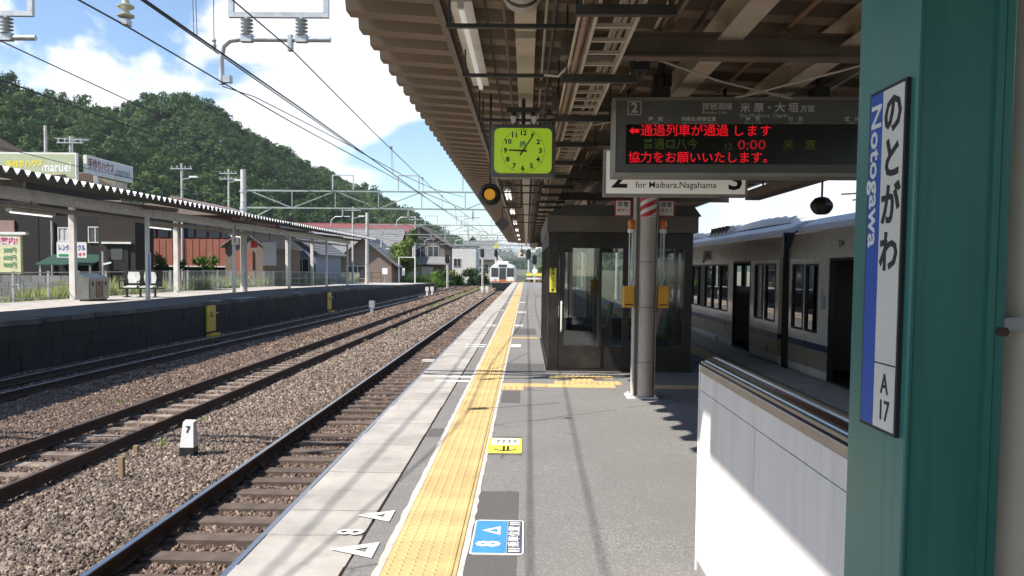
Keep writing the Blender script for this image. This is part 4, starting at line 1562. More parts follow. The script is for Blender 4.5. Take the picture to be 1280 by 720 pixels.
led('通過列車が通過', 0.105, 0.235, 0.375, 'led_red', 1.0)
led('します', 0.10, 1.00, 0.372, 'led_red', 1.0, 1.25)
led('協力をお願いいたします。', 0.100, 0.135, 0.150, 'led_red', 1.02)
led('普通ロ八今', 0.095, 0.255, 0.262, 'led_green_dim', 0.98)
led('12', 0.075, 0.93, 0.245, 'led_green_dim')
led('0:00', 0.115, 1.045, 0.258, 'led_red_dim', 1.2)
led('米　原', 0.090, 1.42, 0.256, 'led_green_dim')
mb = MB()
for x in (0.42, 1.75):
    mb.box(x - .07, x + .07, 0.08, 0.22, BH + 0.002, BH + 0.10)
    mb.tube([(x, 0.15, BH + .1), (x, 0.15, 0.98)], 0.03, 8)
mb.build('hanger', 'dark_steel', db)

# ---- direction sign behind the board
ds = thing('direction_sign', 'white hanging sign reading for Maibara, Nagahama behind the departure board', 'sign', (1.4, 8.0, 2.24), rotz=R(-2), world=False)
mb = MB().prism(rrect(-0.68, 0.67, 0.0, 0.45, 0.012), 0.0, 0.14, 'y')
mb.build('case', 'board_frame', ds)
mb = MB().prism(rrect(-0.655, 0.645, 0.025, 0.425, 0.008), -0.006, -0.0005, 'y')
fa = mb.build('face', 'sign_glow', ds)
text('2', 0.27, (-0.53, -0.0075, 0.165), FACE_S, 'ink_black', fa, bold=0.006, sx=1.15)
text('3', 0.27, (0.555, -0.0075, 0.150), FACE_S, 'ink_black', fa, bold=0.006, sx=1.15)
text('for Maibara,Nagahama', 0.082, (0.0, -0.0075, 0.105), FACE_S, 'ink_black', fa, bold=0.0002, sx=1.02)
text('米原・長浜方面', 0.13, (0.0, -0.0075, 0.285), FACE_S, 'ink_black', fa, bold=0.001)
mb = MB()
for x in (-0.45, 0.45):
    mb.tube([(x, 0.07, 0.45), (x, 0.07, 1.17)], 0.018, 8)
mb.build('rod', 'dark_steel', ds)

# ---- black round housing on a rod
dc = thing('hanging_speaker', 'black rounded housing hanging on a thin rod beside the departure board', 'speaker', (3.12, 9.0, 2.15))
mb = MB().lathe([(0.03, 2.335), (0.075, 2.32), (0.118, 2.27), (0.125, 2.235), (0.11, 2.20), (0.085, 2.165), (0.05, 2.15)], (3.12, 9.0, 0), 8)
mb.build('housing', 'black', dc)
mb = MB().tube([(3.12, 9, 2.33), (3.12, 9, 3.4)], 0.012, 8)
mb.build('rod', 'dark_steel', dc)

# ---- platform column at mid distance, with its pipe, warning plates and alarm buttons
def column(x, y, label, detail=False, group='steel columns of our platform'):
    c = thing('canopy_column', label, 'column', (x, y, 0), group)
    mb = MB()
    hbeam_v = [(-0.10, -0.09, 0.10, -0.076), (-0.10, 0.076, 0.10, 0.09)]
    for a, b_, d, e in ((-0.135, -0.10, -0.121, 0.10), (0.121, -0.10, 0.135, 0.10), (-0.1205, -0.007, 0.1205, 0.007)):
        mb.box(x + a, x + d, y + b_, y + e, 0.022, 3.06)
    mb.build('shaft', 'pipe_grey', c)
    mb = MB().cham(x - .20, x + .17, y - .19, y + .17, 0, 0.02, 0.01)
    for a, b_ in ((-.16, -.15), (.13, -.15), (-.16, .13), (.13, .13)):
        mb.cyl((x + a, y + b_, 0.02), (x + a, y + b_, 0.045), 0.014, 6)
    mb.build('base_plate', 'white', c)
    mb = MB().tube([(x + .015, y - .12, 0.03), (x + .015, y - .12, 3.2)], 0.094, 20)
    for z in (0.42, 1.08, 1.62, 1.86, 2.18):
        mb.lathe([(0.099, z), (0.099, z + 0.012)], (x + .015, y - .12, 0), 20)
    pp = mb.build('downpipe', 'pipe_tan', c, True)
    mb = MB()
    for z in (0.436, 1.096, 1.636):
        mb.lathe([(0.0965, z), (0.0965, z + 0.006)], (x + .015, y - .12, 0), 20)
    mb.build('joint', 'dark_steel', pp)
    return c


col = column(1.43, 10.2, 'steel column with a round pipe, amber alarm boxes and warning plates, standing by the parapet')
x, y = 1.43, 10.2
mb = MB()
# striped sleeve: slanted red strips round the pipe over a white band
wb = MB().lathe([(0.0975, 2.17), (0.0975, 2.42)], (x + .015, y - .12, 0), 20)
wb.build('white_sleeve', 'white', col, True)
for k_ in range(3):
    vs, fs = [], []
    for i in range(11):
        t = R(180 + 18 * i)
        for dz in (0.0, 0.055):
            z = 2.12 + k_ * 0.105 + dz + 0.013 * i
            z = max(2.171, min(2.419, z))
            vs.append((x + .015 + .0995 * math.cos(t), y - .12 + .0995 * math.sin(t), z))
    fs = [(2 * i, 2 * i + 2, 2 * i + 3, 2 * i + 1) for i in range(10)]
    mb.add(vs, fs)
mb.build('red_stripe', 'red', col)
for s, xx in ((-1, x - 0.275), (1, x + 0.245)):
    mb = MB()
    pts = []
    w = 0.105
    for i in range(8):                   # zigzag outline
        for a in (0, 1):
            q = (i + a * .5) / 8
            r_ = w if a == 0 else w * 0.88
            pts.append((q, r_))
    out = []
    for side in range(4):
        for q, r_ in pts:
            u = -w + 2 * w * q
            out.append({0: (u, -r_), 1: (r_, u), 2: (-u, r_), 3: (-r_, -u)}[side])
    mb.prism([(xx + a, 2.285 + c_) for a, c_ in out], y - .012, y - .004, 'y')
    pl = mb.build('warning_plate', 'red', col)
    mb = MB().box(xx - .085, xx + .085, y - .0155, y - .0125, 2.20, 2.37)
    mb.build('white_field', 'white', pl)
    text('非常', 0.068, (xx, y - .0165, 2.325), FACE_S, 'ink_black', pl, bold=0.001)
    text('ボタン', 0.048, (xx, y - .0165, 2.255), FACE_S, 'red', pl, bold=0.001)
    xb = x + (-0.20 if s < 0 else 0.215)
    mb = MB().cham(xb - .068, xb + .068, y - .14, y - .02, 1.09, 1.35, 0.012)
    bx = mb.build('alarm_box', 'box_orange', col)
    mb = MB().box(xb - .05, xb + .05, y - .1425, y - .1405, 1.12, 1.135)
    mb.build('seam', 'dark_steel', bx)
    xl = x + (-0.175 if s < 0 else 0.20)
    mb = MB().lathe([(0.042, 2.03), (0.045, 2.06), (0.045, 2.12), (0.03, 2.145)], (xl, y - .06, 0), 14)
    lm = mb.build('beacon', 'orange_lens', col, True)
    mb = MB().lathe([(0.044, 1.985), (0.044, 2.029)], (xl, y - .06, 0), 14)
    mb.build('beacon_base', 'white', lm)
    mb = MB().tube([(xl + .015, y - .06, 1.985), (xl + .015, y - .06, 1.6), (xl + .03, y - .06, 1.45), (xl - 0.01, y - .06, 1.35)], 0.013, 8)
    mb.tube([(xl - .018, y - .05, 1.985), (xl - .018, y - .05, 1.35)], 0.010, 8)
    mb.build('alarm_conduit', 'galv', col)
for i, yy in enumerate((18.3, 26.3, 34.3, 42.3, 50.3, 58.3, -6, -14)):
    column(1.43, yy, ['column hidden in the waiting room glass', 'column just beyond the waiting room', 'second column beyond the waiting room', 'third column beyond the waiting room',
                      'fourth column beyond the waiting room', 'farthest column at the canopy end', 'column on the platform behind the green pillar', 'second column on the platform behind the green pillar'][i])

# ---- green pillar with the station name, close to us on the right
gp = thing('green_pillar', 'teal painted steel pillar close to us, carrying the station name sign', 'column', (0.97, 2.03, 0))
mb = MB()
X0, X1, Y0p, Y1p = 0.854, 1.056, 1.885, 2.215
mb.cham(X0, X0 + .014, Y0p, Y1p, 0.0, 3.06, 0.004)          # flange facing the track
mb.box(X0 + .0145, X1 - .0145, Y0p + .006, Y0p + .016, 0.0, 3.06)      # cover plate facing us
mb.box(X0 + .0145, X1 - .0145, Y1p - .016, Y1p - .006, 0.0, 3.06)
mb.cham(X1 - .014, X1 + .012, Y0p, Y1p, 0.0, 3.06, 0.004)
mb.box(X1 - .030, X1 - .0145, Y0p - .004, Y0p + .0055, 0.0, 3.06)     # seam lip
mb.build('shaft', 'teal', gp)
mb = MB().cham(X0 - .08, X1 + .08, Y0p - .08, Y1p + .08, 0, 0.018, 0.01)
mb.build('base_plate', 'teal', gp)
nm = thing('station_name_sign', 'vertical white and blue station name sign on the teal pillar', 'sign', (X0, 2.01, 1.17))
sy0, sy1, sz0, sz1 = 1.912, 2.112, 1.172, 1.985
mb = MB().box(X0 - .010, X0 - .0005, sy0, sy1, sz0, sz1)
bd = mb.build('border', 'ink_black', nm)
mb = MB().box(X0 - .0115, X0 - .0102, sy0 + .008, 2.0325, sz0 + .008, sz1 - .008)
wf = mb.build('white_field', 'sign_face', nm)
mb = MB().box(X0 - .0115, X0 - .0102, 2.0330, sy1 - .008, sz0 + .008, sz1 - .008)
bf = mb.build('blue_field', 'blue', nm)
xs_ = X0 - .0122
for ch, z in (('の', 1.912), ('と', 1.808), ('が', 1.700), ('わ', 1.590)):
    text(ch, 0.102, (xs_, 1.975, z), FACE_W, 'ink_black', wf, bold=0.0030)
text('A', 0.068, (xs_, 1.973, 1.285), FACE_W, 'ink_black', wf, bold=0.0006, sx=0.9)
text('17', 0.068, (xs_, 1.973, 1.222), FACE_W, 'ink_black', wf, bold=0.0006, sx=0.9)
mb = MB().box(xs_ - .0006, xs_ + .0004, sy0 + .008, 2.0325, 1.332, 1.335)
mb.build('rule', 'ink_black', wf)
tn = text('Notogawa', 0.078, (xs_, 2.069, 1.955), (0, 0, 0), 'ink_white', bf, 'LEFT', 0.0012, 1.05)
# reads downwards: text x runs to -Z, text y to -Y, facing -X
mrot = Matrix(((0.0, 0.0, -1.0), (0.0, -1.0, 0.0), (-1.0, 0.0, 0.0)))
tn.rotation_euler = mrot.to_euler()

# ---- cream downpipe right beside the pillar
dp = thing('downpipe', 'cream vertical drainpipe strapped beside the teal pillar', 'pipe', (1.225, 2.06, 0))
mb = MB().tube([(1.205, 2.06, 0.0), (1.205, 2.06, 3.4)], 0.080, 24)
mb.build('pipe', 'cream', dp, True)
mb = MB().lathe([(0.0845, 1.415), (0.0845, 1.450)], (1.205, 2.06, 0), 24)
mb.box(1.04, 1.13, 1.955, 1.962, 1.418, 1.447)
mb.box(1.068, 1.21, 1.962, 1.976, 1.418, 1.447)
mb.build('strap', 'galv', dp, True)
mb = MB().cyl((1.058, 1.950, 1.42), (1.058, 1.868, 1.42), 0.011, 6)
mb.build('bolt', 'rail_rust', dp)

# ---- white parapet with a steel capped handrail
pw = thing('parapet_wall', 'white parapet wall with wooden and stainless handrail beside the teal pillar', 'parapet', (0.95, 3.2, 0))
PX0, PX1, QY0, QY1 = 0.895, 1.018, 2.225, 4.28
for ya_, yb_ in ((QY0, 3.248), (3.252, QY1)):
    MB().box(PX0, PX1, ya_, yb_, 0.06, 0.935).build('panel', 'wall_white', pw)
mb = MB().box(PX0, PX1, QY0, QY1, 0.9395, 1.030)
mb.build('upper_panel', 'wall_white', pw)
mb = MB().box(PX0 + .006, PX1 - .006, QY0, QY1 - .006, 0.934, 0.941)
mb.build('panel_joint', 'board_grey', pw)
mb = MB().box(PX0 + .005, PX1 - .005, QY0, QY1 + .002, 0.0, 0.0595)
mb.build('plinth', 'concrete', pw)
mb = MB().box(PX0 - .004, PX1 + .004, QY0, QY1 + .004, 1.0305, 1.062)
mb.build('wood_strip', 'wood', pw)
mb = MB().prism([(PX0 - .006, 1.0625), (PX1 + .006, 1.0625), (PX1 + .006, 1.068), (PX1 - .004, 1.076), (PX0 + .030, 1.078), (PX0 + .004, 1.074), (PX0 - .006, 1.068)], QY0, QY1 + .006, 'y')
mb.build('cap', 'steel_sky_tint', pw)
prof_ = [(PX0 + .062 + .046 * math.cos(R(a_)), 1.0785 + .030 * math.sin(R(a_))) for a_ in range(0, 181, 15)]
MB().prism(prof_, QY0, QY1 - .01, 'y').build('rail', 'steel_sky_tint', pw, True)
for xx in (PX0 + .004, PX1 - .002):
    MB().cham(xx - .005, xx + .005, QY0, QY1 - .005, 1.0765, 1.088, .002).build('cap_lip', 'stainless', pw)
mb = MB().cham(PX0 - .006, PX1 + .006, QY1 + .0065, QY1 + .016, 0.0, 1.07, 0.003)
mb.build('end_trim', 'white', pw)

# ---- waiting room
WX0, WX1, WY0, WY1 = 0.33, 2.50, 12.7, 18.1
wr = thing('waiting_room', 'dark bronze framed glass waiting room on the platform', 'waiting room', (WX0, WY0, 0))
mb = MB().prism([(WX0 - .03, 2.345), (WX1 + .10, 2.345), (WX1 - .02, 2.50), (WX0 + .25, 2.50)], WY0 - .1, WY1 + .1, 'y')
mb.build('roof', 'dark_steel', wr)
mb = MB().box(WX0 - .025, WX1 + .06, WY0 - .08, WY1 + .08, 2.10, 2.344)
mb.build('fascia', 'wr_fascia', wr)
mb = MB()
for x0, x1 in ((WX0, WX0 + .16), (1.02, 1.13), (1.46, 1.56), (2.38, WX1)):
    mb.box(x0, x1, WY0, WY0 + .09, 0.04, 2.098)
for x0, x1 in ((WX0 + .161, 1.019), (1.131, 1.459), (1.561, 2.379)):
    mb.box(x0, x1, WY0 + .003, WY0 + .087, 1.86, 2.097)
mb.box(WX0 - .02, WX1 + .02, WY0 - .03, WY1 + .03, 0.0, 0.039)
for yy in np.linspace(WY0 + .09, WY1 - .09, 6):
    for x0 in (WX0, WX1 - .07):
        mb.box(x0, x0 + .07, yy + (.002 if yy < 13 else 0), yy + .07, 0.04, 2.098)
for x0 in (WX0, WX1 - .07):
    mb.box(x0 + .004, x0 + .066, WY0 + .17, WY1 - .1, 1.90, 2.097)
    mb.box(x0 + .004, x0 + .066, WY0 + .17, WY1 - .1, 0.041, 0.10)
mb.box(WX0, WX1, WY1 - .02, WY1, 0.04, 0.5)
mb.box(WX0, WX1, WY1 - .02, WY1, 1.9, 2.098)
mb.build('frame', 'wr_brown', wr)
# sliding door, its glass and handle
mb = MB()
mb.box(0.50, 0.575, WY0 - .03, WY0 - .002, 0.05, 1.92)
mb.box(1.10, 1.135, WY0 - .03, WY0 - .002, 0.05, 1.92)
mb.box(0.5755, 1.0995, WY0 - .029, WY0 - .003, 0.05, 0.385)
mb.box(0.5755, 1.0995, WY0 - .029, WY0 - .003, 1.86, 1.92)
dr = mb.build('door', 'wr_brown', wr)
mb = MB().box(0.5755, 1.0995, WY0 - .020, WY0 - .014, 0.386, 1.859)
mb.build('door_glass', 'glass', dr)
mb = MB().tube([(0.535, WY0 - .032, 0.60), (0.535, WY0 - .07, 0.63), (0.535, WY0 - .07, 1.02), (0.535, WY0 - .032, 1.05)], 0.014, 10)
mb.build('door_handle', 'white', dr, True)
for x0, x1 in ((1.131, 1.459), (1.561, 2.379)):
    mb = MB().box(x0, x1, WY0 + .004, WY0 + .086, 0.041, 0.385)
    mb.build('lower_panel', 'wr_brown', wr)
    mb = MB().box(x0, x1, WY0 + .04, WY0 + .046, 0.386, 1.859)
    mb.build('pane', 'glass', wr)
mb = MB().box(0.575, 1.02, WY0 + .052, WY0 + .057, 0.386, 1.859)
mb.build('pane', 'glass', wr)
ysp = np.linspace(WY0 + .09, WY1 - .09, 6)
for a, c in zip(ysp, ysp[1:]):
    for x0, nmx in ((WX0 + .03, 'pane'), (WX1 - .04, 'pane')):
        mb = MB().box(x0, x0 + .006, a + .072, c - .002, 0.102, 1.898)
        mb.build(nmx, 'glass', wr)
mb = MB().box(WX0, WX1, WY1 - .012, WY1 - .006, 0.5, 1.9)
mb.build('pane', 'glass', wr)
mb = MB().box(WX0 + .075, WX1 - .075, WY0 + .10, WY1 - .03, 0.0395, 0.05)
mb.build('room_floor', 'stone_block', wr)
mb = MB().prism([(0.352, 1.19), (0.452, 1.19), (0.452, 1.555), (0.352, 1.555)], WY0 - .004, WY0 - .0005, 'y')
nt = solo('notice_sticker', mb, 'sticker_yellow', 'narrow yellow vertical notice on the waiting room corner post', 'notice', (0.40, WY0, 1.19))
for i, ch in enumerate('開閉にご注意'):
    text(ch, 0.056, (0.402, WY0 - .0047, 1.525 - i * 0.061), FACE_S, 'ink_black', nt, bold=0.0008)
    nt.children[-1].location = (0.402 - 0.40, -.0047, 1.525 - i * 0.061 - 1.19)
# seats inside
for i, (sx_, sy_, m) in enumerate(((2.02, 13.6, 'seat_green'), (2.02, 14.2, 'seat_pink'), (2.02, 14.8, 'seat_green'), (2.02, 15.4, 'seat_pink'), (1.35, 15.9, 'seat_green'))):
    s = thing('waiting_room_seat', ['dark green seat nearest the glass inside the waiting room', 'salmon seat inside the waiting room, behind the nearest green seat', 'second dark green seat along the waiting room wall',
                                    'second salmon seat along the waiting room wall', 'dark green seat standing alone in mid waiting room'][i], 'seat', (sx_, sy_, 0.05), 'seats inside the waiting room', world=False, rotz=R(90))
    mb = MB()
    prof = [(-0.22, 0.40), (0.10, 0.37), (0.20, 0.42), (0.28, 0.85), (0.25, 0.88), (0.16, 0.45), (0.08, 0.41), (-0.22, 0.44)]
    mb.prism([(-a, c) for a, c in prof][::-1], -0.22, 0.22, 'x')
    mb.build('seat_shell', m, s)
    mb = MB().tube([(0, -.05, 0), (0, -.05, 0.38)], 0.03, 8)
    mb.box(-.2, .2, -.12, .02, 0, 0.02)
    mb.build('pedestal', 'dark_steel', s)

# ================================================================== TRAINS
def train_car(ya, yb, label, x0=4.30, wdt=2.9, mark=None, doors=(), panes=(), far_end=False):
    """commuter car beside our platform; ya is the end nearer to us"""
    t = thing('train_car', label, 'train car', (x0 + wdt / 2, (ya + yb) / 2, -1.0), 'cars of the standing train')
    xc = x0 + wdt / 2
    # body side: a shell with real openings, built strip by strip
    zf, zb, zc = -0.02, 0.62, 2.15
    side = [(-0.24, 0.03), (0.10, 0.0), (0.38, 0.0), (0.48, 0.0), (0.66, 0.0), (1.68, 0.0), (1.74, 0.0), (2.02, 0.03), (2.15, 0.07)]

    def off(z):
        for (za, oa), (z2, o2) in zip(side, side[1:]):
            if z <= z2:
                return oa + (o2 - oa) * (z - za) / (z2 - za)
        return side[-1][1]
    cuts = sorted(set([ya, yb] + [q for d in doors for q in d] + [q for d in panes for q in d[:2]]))

    def panel(mb, y0, y1, z0, z1):
        zs = [z0] + [z for z, _ in side if z0 < z < z1] + [z1]
        for za, z2 in zip(zs, zs[1:]):
            mb.add([(x0 + off(za), y0, za), (x0 + off(za), y1, za), (x0 + off(z2), y1, z2), (x0 + off(z2), y0, z2),
                    (x0 + off(za) + .06, y0, za), (x0 + off(za) + .06, y1, za), (x0 + off(z2) + .06, y1, z2), (x0 + off(z2) + .06, y0, z2)],
                   [(0, 3, 2, 1), (4, 5, 6, 7), (0, 1, 5, 4), (3, 7, 6, 2), (0, 4, 7, 3), (1, 2, 6, 5)])
    parts = {'body_side': (MB(), 'train_white'), 'beige_band': (MB(), 'train_brown'), 'blue_band': (MB(), 'train_blue'), 'sill_band': (MB(), 'train_white')}
    for y0, y1 in zip(cuts, cuts[1:]):
        ym = (y0 + y1) / 2
        indoor = any(a < ym < c for a, c in doors)
        pane = [p for p in panes if p[0] < ym < p[1]]
        if indoor:
            panel(parts['body_side'][0], y0, y1, 1.74, 2.15)
            panel(parts['sill_band'][0], y0, y1, -0.24, -0.02)
            continue
        panel(parts['sill_band'][0], y0, y1, -0.24, 0.10)
        panel(parts['beige_band'][0], y0, y1, 0.10, 0.38)
        panel(parts['blue_band'][0], y0, y1, 0.38, 0.48)
        if pane:
            panel(parts['body_side'][0], y0, y1, 0.48, pane[0][2])
            panel(parts['body_side'][0], y0, y1, pane[0][3], 2.15)
        else:
            panel(parts['body_side'][0], y0, y1, 0.48, 2.15)
    for nm_, (mb, m) in parts.items():
        mb.build(nm_, m, t)
    # far side, ends, floor, roof
    mb = MB()
    mb.box(x0 + wdt - .06, x0 + wdt, ya, yb, -0.24, 0.66)
    mb.box(x0 + wdt - .06, x0 + wdt, ya, yb, 1.70, 2.15)
    yy = ya
    while yy < yb:
        mb.box(x0 + wdt - .058, x0 + wdt - .002, yy, yy + .5, 0.66, 1.70)
        yy += 2.2
    mb.box(x0 + .07, x0 + wdt - .07, ya, ya + .05, -0.24, 2.2)
    mb.box(x0 + .07, x0 + wdt - .07, yb - .05, yb, -0.24, 2.2)
    mb.build('body_shell', 'dark_steel', t)
    mb = MB().box(x0 + .065, x0 + wdt - .065, ya + .06, yb - .06, -0.23, -0.03)
    mb.build('car_floor', 'black', t)
    prof = [(x0 + .07, 2.151), (x0 + .16, 2.27), (x0 + .42, 2.40), (x0 + .95, 2.48), (xc, 2.50), (x0 + wdt - .95, 2.48), (x0 + wdt - .42, 2.40), (x0 + wdt - .16, 2.27), (x0 + wdt - .07, 2.151)]
    mb = MB().prism(prof, ya + .02, yb - .02, 'y')
    mb.build('roof', 'train_roof', t)
    mb = MB().box(x0 + .06, x0 + .085, ya + .05, yb - .05, 2.135, 2.165)
    mb.build('rain_gutter', 'train_white', t)
    # interior seats and ceiling so that the windows look into something
    mb = MB()
    yy = ya + 0.7
    while yy < yb - .8:
        if not any(a - .35 < yy < c + .35 for a, c in doors):
            for xa in (x0 + .12, x0 + 1.95):
                mb.box(xa, xa + .85, yy - .06, yy + .06, 0.05, 1.05)
                mb.box(xa, xa + .85, yy + .061, yy + .45, 0.05, 0.42)
        yy += 0.95
    mb.build('seat_row', 'dark_steel', t)
    mb = MB().box(x0 + .3, x0 + .5, ya + .3, yb - .3, -0.95, -0.26)
    for yy in (ya + 2.6, ya + 4.7, yb - 4.7, yb - 2.6):
        mb.cyl((x0 + .8, yy, -0.57), (x0 + 2.1, yy, -0.57), 0.43, 20)
    mb.box(x0 + .6, x0 + 2.3, ya + .3, yb - .3, -0.75, -0.26)
    mb.build('underframe', 'black', t)
    for p in panes:
        y0, y1, z0, z1 = p[:4]
        mb = MB()
        for a, c, d, e in ((y0, y0 + .03, z0, z1), (y1 - .03, y1, z0, z1), (y0 + .03, y1 - .03, z0, z0 + .03), (y0 + .03, y1 - .03, z1 - .03, z1)):
            mb.box(x0 - .008, x0 + .062, a, c, d, e)
        w = mb.build('window', 'black', t)
        mb = MB().box(x0 + .02, x0 + .03, y0 + .03, y1 - .03, z0 + .03, z1 - .03)
        mb.build('pane', 'glass_dark', w)
    for a, c in doors:
        mb = MB()
        mb.box(x0 - .006, x0 + .07, a - .001, a + .035, -0.02, 1.739)
        mb.box(x0 - .006, x0 + .07, c - .035, c + .001, -0.02, 1.739)
        mb.box(x0 - .006, x0 + .07, a + .035, c - .035, 1.70, 1.739)
        d = mb.build('doorway', 'black', t)
        mb = MB().box(x0 + .005, x0 + .07, a + .036, c - .036, -0.03, -0.015)
        mb.build('threshold', 'stainless', d)
    return t


near_doors = [(10.95, 12.0), (3.9, 5.1)]
near_panes = [(12.45, 13.02, 0.63, 1.66), (13.10, 13.66, 0.63, 1.66)] + [(5.6 + .83 * i, 6.38 + .83 * i, 0.66, 1.68) for i in range(6)]
c1 = train_car(-5.9, 13.80, 'nearer ivory train car with its door standing open behind the pillar', doors=near_doors, panes=near_panes)
far_doors = [(16.2, 17.55), (23.6, 24.9), (30.4, 31.7)]
far_panes = [(14.58, 15.20, 0.66, 1.68), (15.32, 15.90, 0.66, 1.68)] + [(18.0 + .78 * i, 18.74 + .78 * i, 0.66, 1.68) for i in range(6)] + [(25.3 + .78 * i, 26.04 + .78 * i, 0.66, 1.68) for i in range(6)]
c3 = train_car(-26.2, -6.5, 'third ivory train car, behind the nearer car and out of the picture', doors=[(-12.5, -11.3), (-20, -18.8)], panes=[(-18 + .83 * i, -17.22 + .83 * i, 0.66, 1.68) for i in range(6)])
c2 = train_car(14.38, 34.1, 'farther ivory train car with JR lettering above its windows', doors=far_doors, panes=far_panes)
text('JR', 0.30, (4.285, 20.1, 1.885), FACE_W, 'ink_black', c2, bold=0.006, sx=3.4)
text('NG05', 0.12, (4.293, 18.9, 0.02), FACE_W, 'ink_black', c2, bold=0.001)
text('324', 0.13, (4.30, 11.6, 1.93), FACE_W, 'ink_black', c1, bold=0.001)
mb = MB().cham(4.285, 4.298, 12.13, 12.30, 1.0, 1.20, .002)
mb.cyl((4.29, 12.25, 1.2), (4.29, 12.25, 1.3), 0.02, 6)
mb.build('door_cock', 'ink_steel', c1)
gw = thing('gangway_bellows', 'grey folded gangway bellows joining the two train cars', 'gangway', (5.75, 14.1, -1))
mb = MB()
for i in range(6):
    ya_ = 13.79 + i * 0.098
    prof = [(4.48, -0.2), (4.44, 1.9), (4.62, 2.28), (5.0, 2.42), (6.5, 2.42), (6.9, 2.28), (7.05, 1.9), (7.0, -0.2)]
    mb.prism(prof, ya_, ya_ + .055, 'y')
    ins = [(5.75 + (a - 5.75) * .965, c * .975) for a, c in prof]
    mb.prism(ins, ya_ + .0555, ya_ + .0975, 'y')
mb.build('bellows', 'bellows', gw)
for i, (ya_, L, car, grille) in enumerate(((15.4, 4.3, c2, False), (19.75, 2.4, c2, True), (23.0, 3.6, c2, False), (2.0, 4.4, c1, False))):
    prof = [(4.72, 2.42), (4.82, 2.58), (5.15, 2.70), (5.75, 2.74), (6.35, 2.70), (6.68, 2.58), (6.78, 2.42)]
    mb = MB()
    if not grille:
        n = 5
        vs, fs = [], []
        ring = []
        for j in range(n + 1):
            q = j / n
            s = (0.55, 0.88, 1, 1, 0.88, 0.55)[j]
            for a, c in prof:
                vs.append((5.75 + (a - 5.75) * (0.9 + .1 * s), ya_ + L * q, 2.42 + (c - 2.42) * s))
        m_ = len(prof)
        for j in range(n):
            for q in range(m_ - 1):
                a = j * m_ + q
                fs.append((a, a + 1, a + 1 + m_, a + m_))
        fs += [tuple(range(m_)), tuple(range((n + 1) * m_ - 1, n * m_ - 1, -1))]
        mb.add(vs, fs)
        mb.build('air_conditioner', 'train_dome', car, True)
    else:
        mb.prism([(a, c - .01) for a, c in prof], ya_, ya_ + L, 'y')
        for q in range(6):
            yy = ya_ + .12 + q * .38
            mb.prism([(a, c + .01) for a, c in prof], yy, yy + .16, 'y')
        mb.build('air_conditioner', 'train_dome', car)
        mb = MB()
        for q in range(5):
            yy = ya_ + .29 + q * .38
            mb.box(4.735, 4.80, yy, yy + .20, 2.43, 2.60)
        mb.build('louvre', 'black', car)
mb = MB().tube([(5.9, 14.9, 2.5), (5.9, 14.9, 2.95)], 0.02, 6)
mb.tube([(5.5, 14.9, 2.9), (6.3, 14.9, 2.95)], 0.015, 6)
mb.tube([(5.7, 14.9, 2.8), (6.1, 14.9, 2.85)], 0.015, 6)
mb.build('radio_aerial', 'dark_steel', c2)

# ---- train coming in from afar
tx, ty = t1(97) + 0.05, 97.0
ft = thing('arriving_train', 'white train with lit headlight arriving on the near track far away', 'train', (tx, ty, -1.15))
zt = -1.12
fp_ = [(-1.40, 0.95), (-1.42, 1.4), (-1.42, 2.45), (-1.30, 2.85), (-0.9, 3.12), (-0.4, 3.24), (0.4, 3.24), (0.9, 3.12), (1.30, 2.85), (1.42, 2.45), (1.42, 1.4), (1.40, 0.95)]
mb = MB().prism([(tx + a, zt + c) for a, c in fp_], ty + .25, ty + 20, 'y')
mb.prism([(tx + a * .97, zt + .95 + (c - .95) * .98) for a, c in fp_], ty, ty + .249, 'y')
mb.build('body', 'train_far', ft)
for xa, xb in ((-1.30, -0.50), (-0.38, 0.38), (0.50, 1.30)):
    mb = MB().box(tx + xa, tx + xb, ty - .03, ty - .002, zt + 1.65 + (.0 if xa != -0.38 else -.3), zt + 2.66)
    w = mb.build('front_window', 'glass_house', ft)
mb = MB().box(tx - 1.34, tx + 1.34, ty - .025, ty - .003, zt + 1.02, zt + 1.16)
mb.build('orange_band', 'train_orange', ft)
mb = MB().box(tx - .38, tx + .38, ty - .026, ty - .0031, zt + 1.17, zt + 1.44)
mb.build('gangway_plate', 'train_orange', ft)
for s in (-1, 1):
    mb = MB().lathe([(0.13, ty - .06), (0.13, ty - .003)], (tx + s * .92, 0, zt + 1.42), 14, 'y')
    mb.build('headlight', 'headlight' if s > 0 else 'sign_face', ft)
mb = MB()
mb.box(tx - 1.2, tx + 1.2, ty - .1, ty + 18, zt + .35, zt + .90)
mb.box(tx - .8, tx + .8, ty - .35, ty - .11, zt + .15, zt + .6)
mb.build('skirt', 'black', ft)
mb = MB().cham(tx - .7, tx + .7, ty + 1.0, ty + 3.2, zt + 3.2, zt + 3.45, .1)
mb.build('air_conditioner', 'train_far', ft)
mb = MB().box(tx - .45, tx + .45, ty - .05, ty + .2, zt + 2.8, zt + 3.05)
mb.build('destination_window', 'glass_house', ft)

# ================================================================== OVERHEAD LINE
def insulator(mb, x, y, z0, z1, r=0.075, n=5):
    prof = []
    h = (z1 - z0) / n
    for i in range(n):
        a = z0 + i * h
        prof += [(r * .42, a), (r * .95, a + h * .25), (r, a + h * .42), (r * .45, a + h * .62)]
    prof.append((r * .42, z1))
    mb.lathe(prof, (x, y, 0), 14)


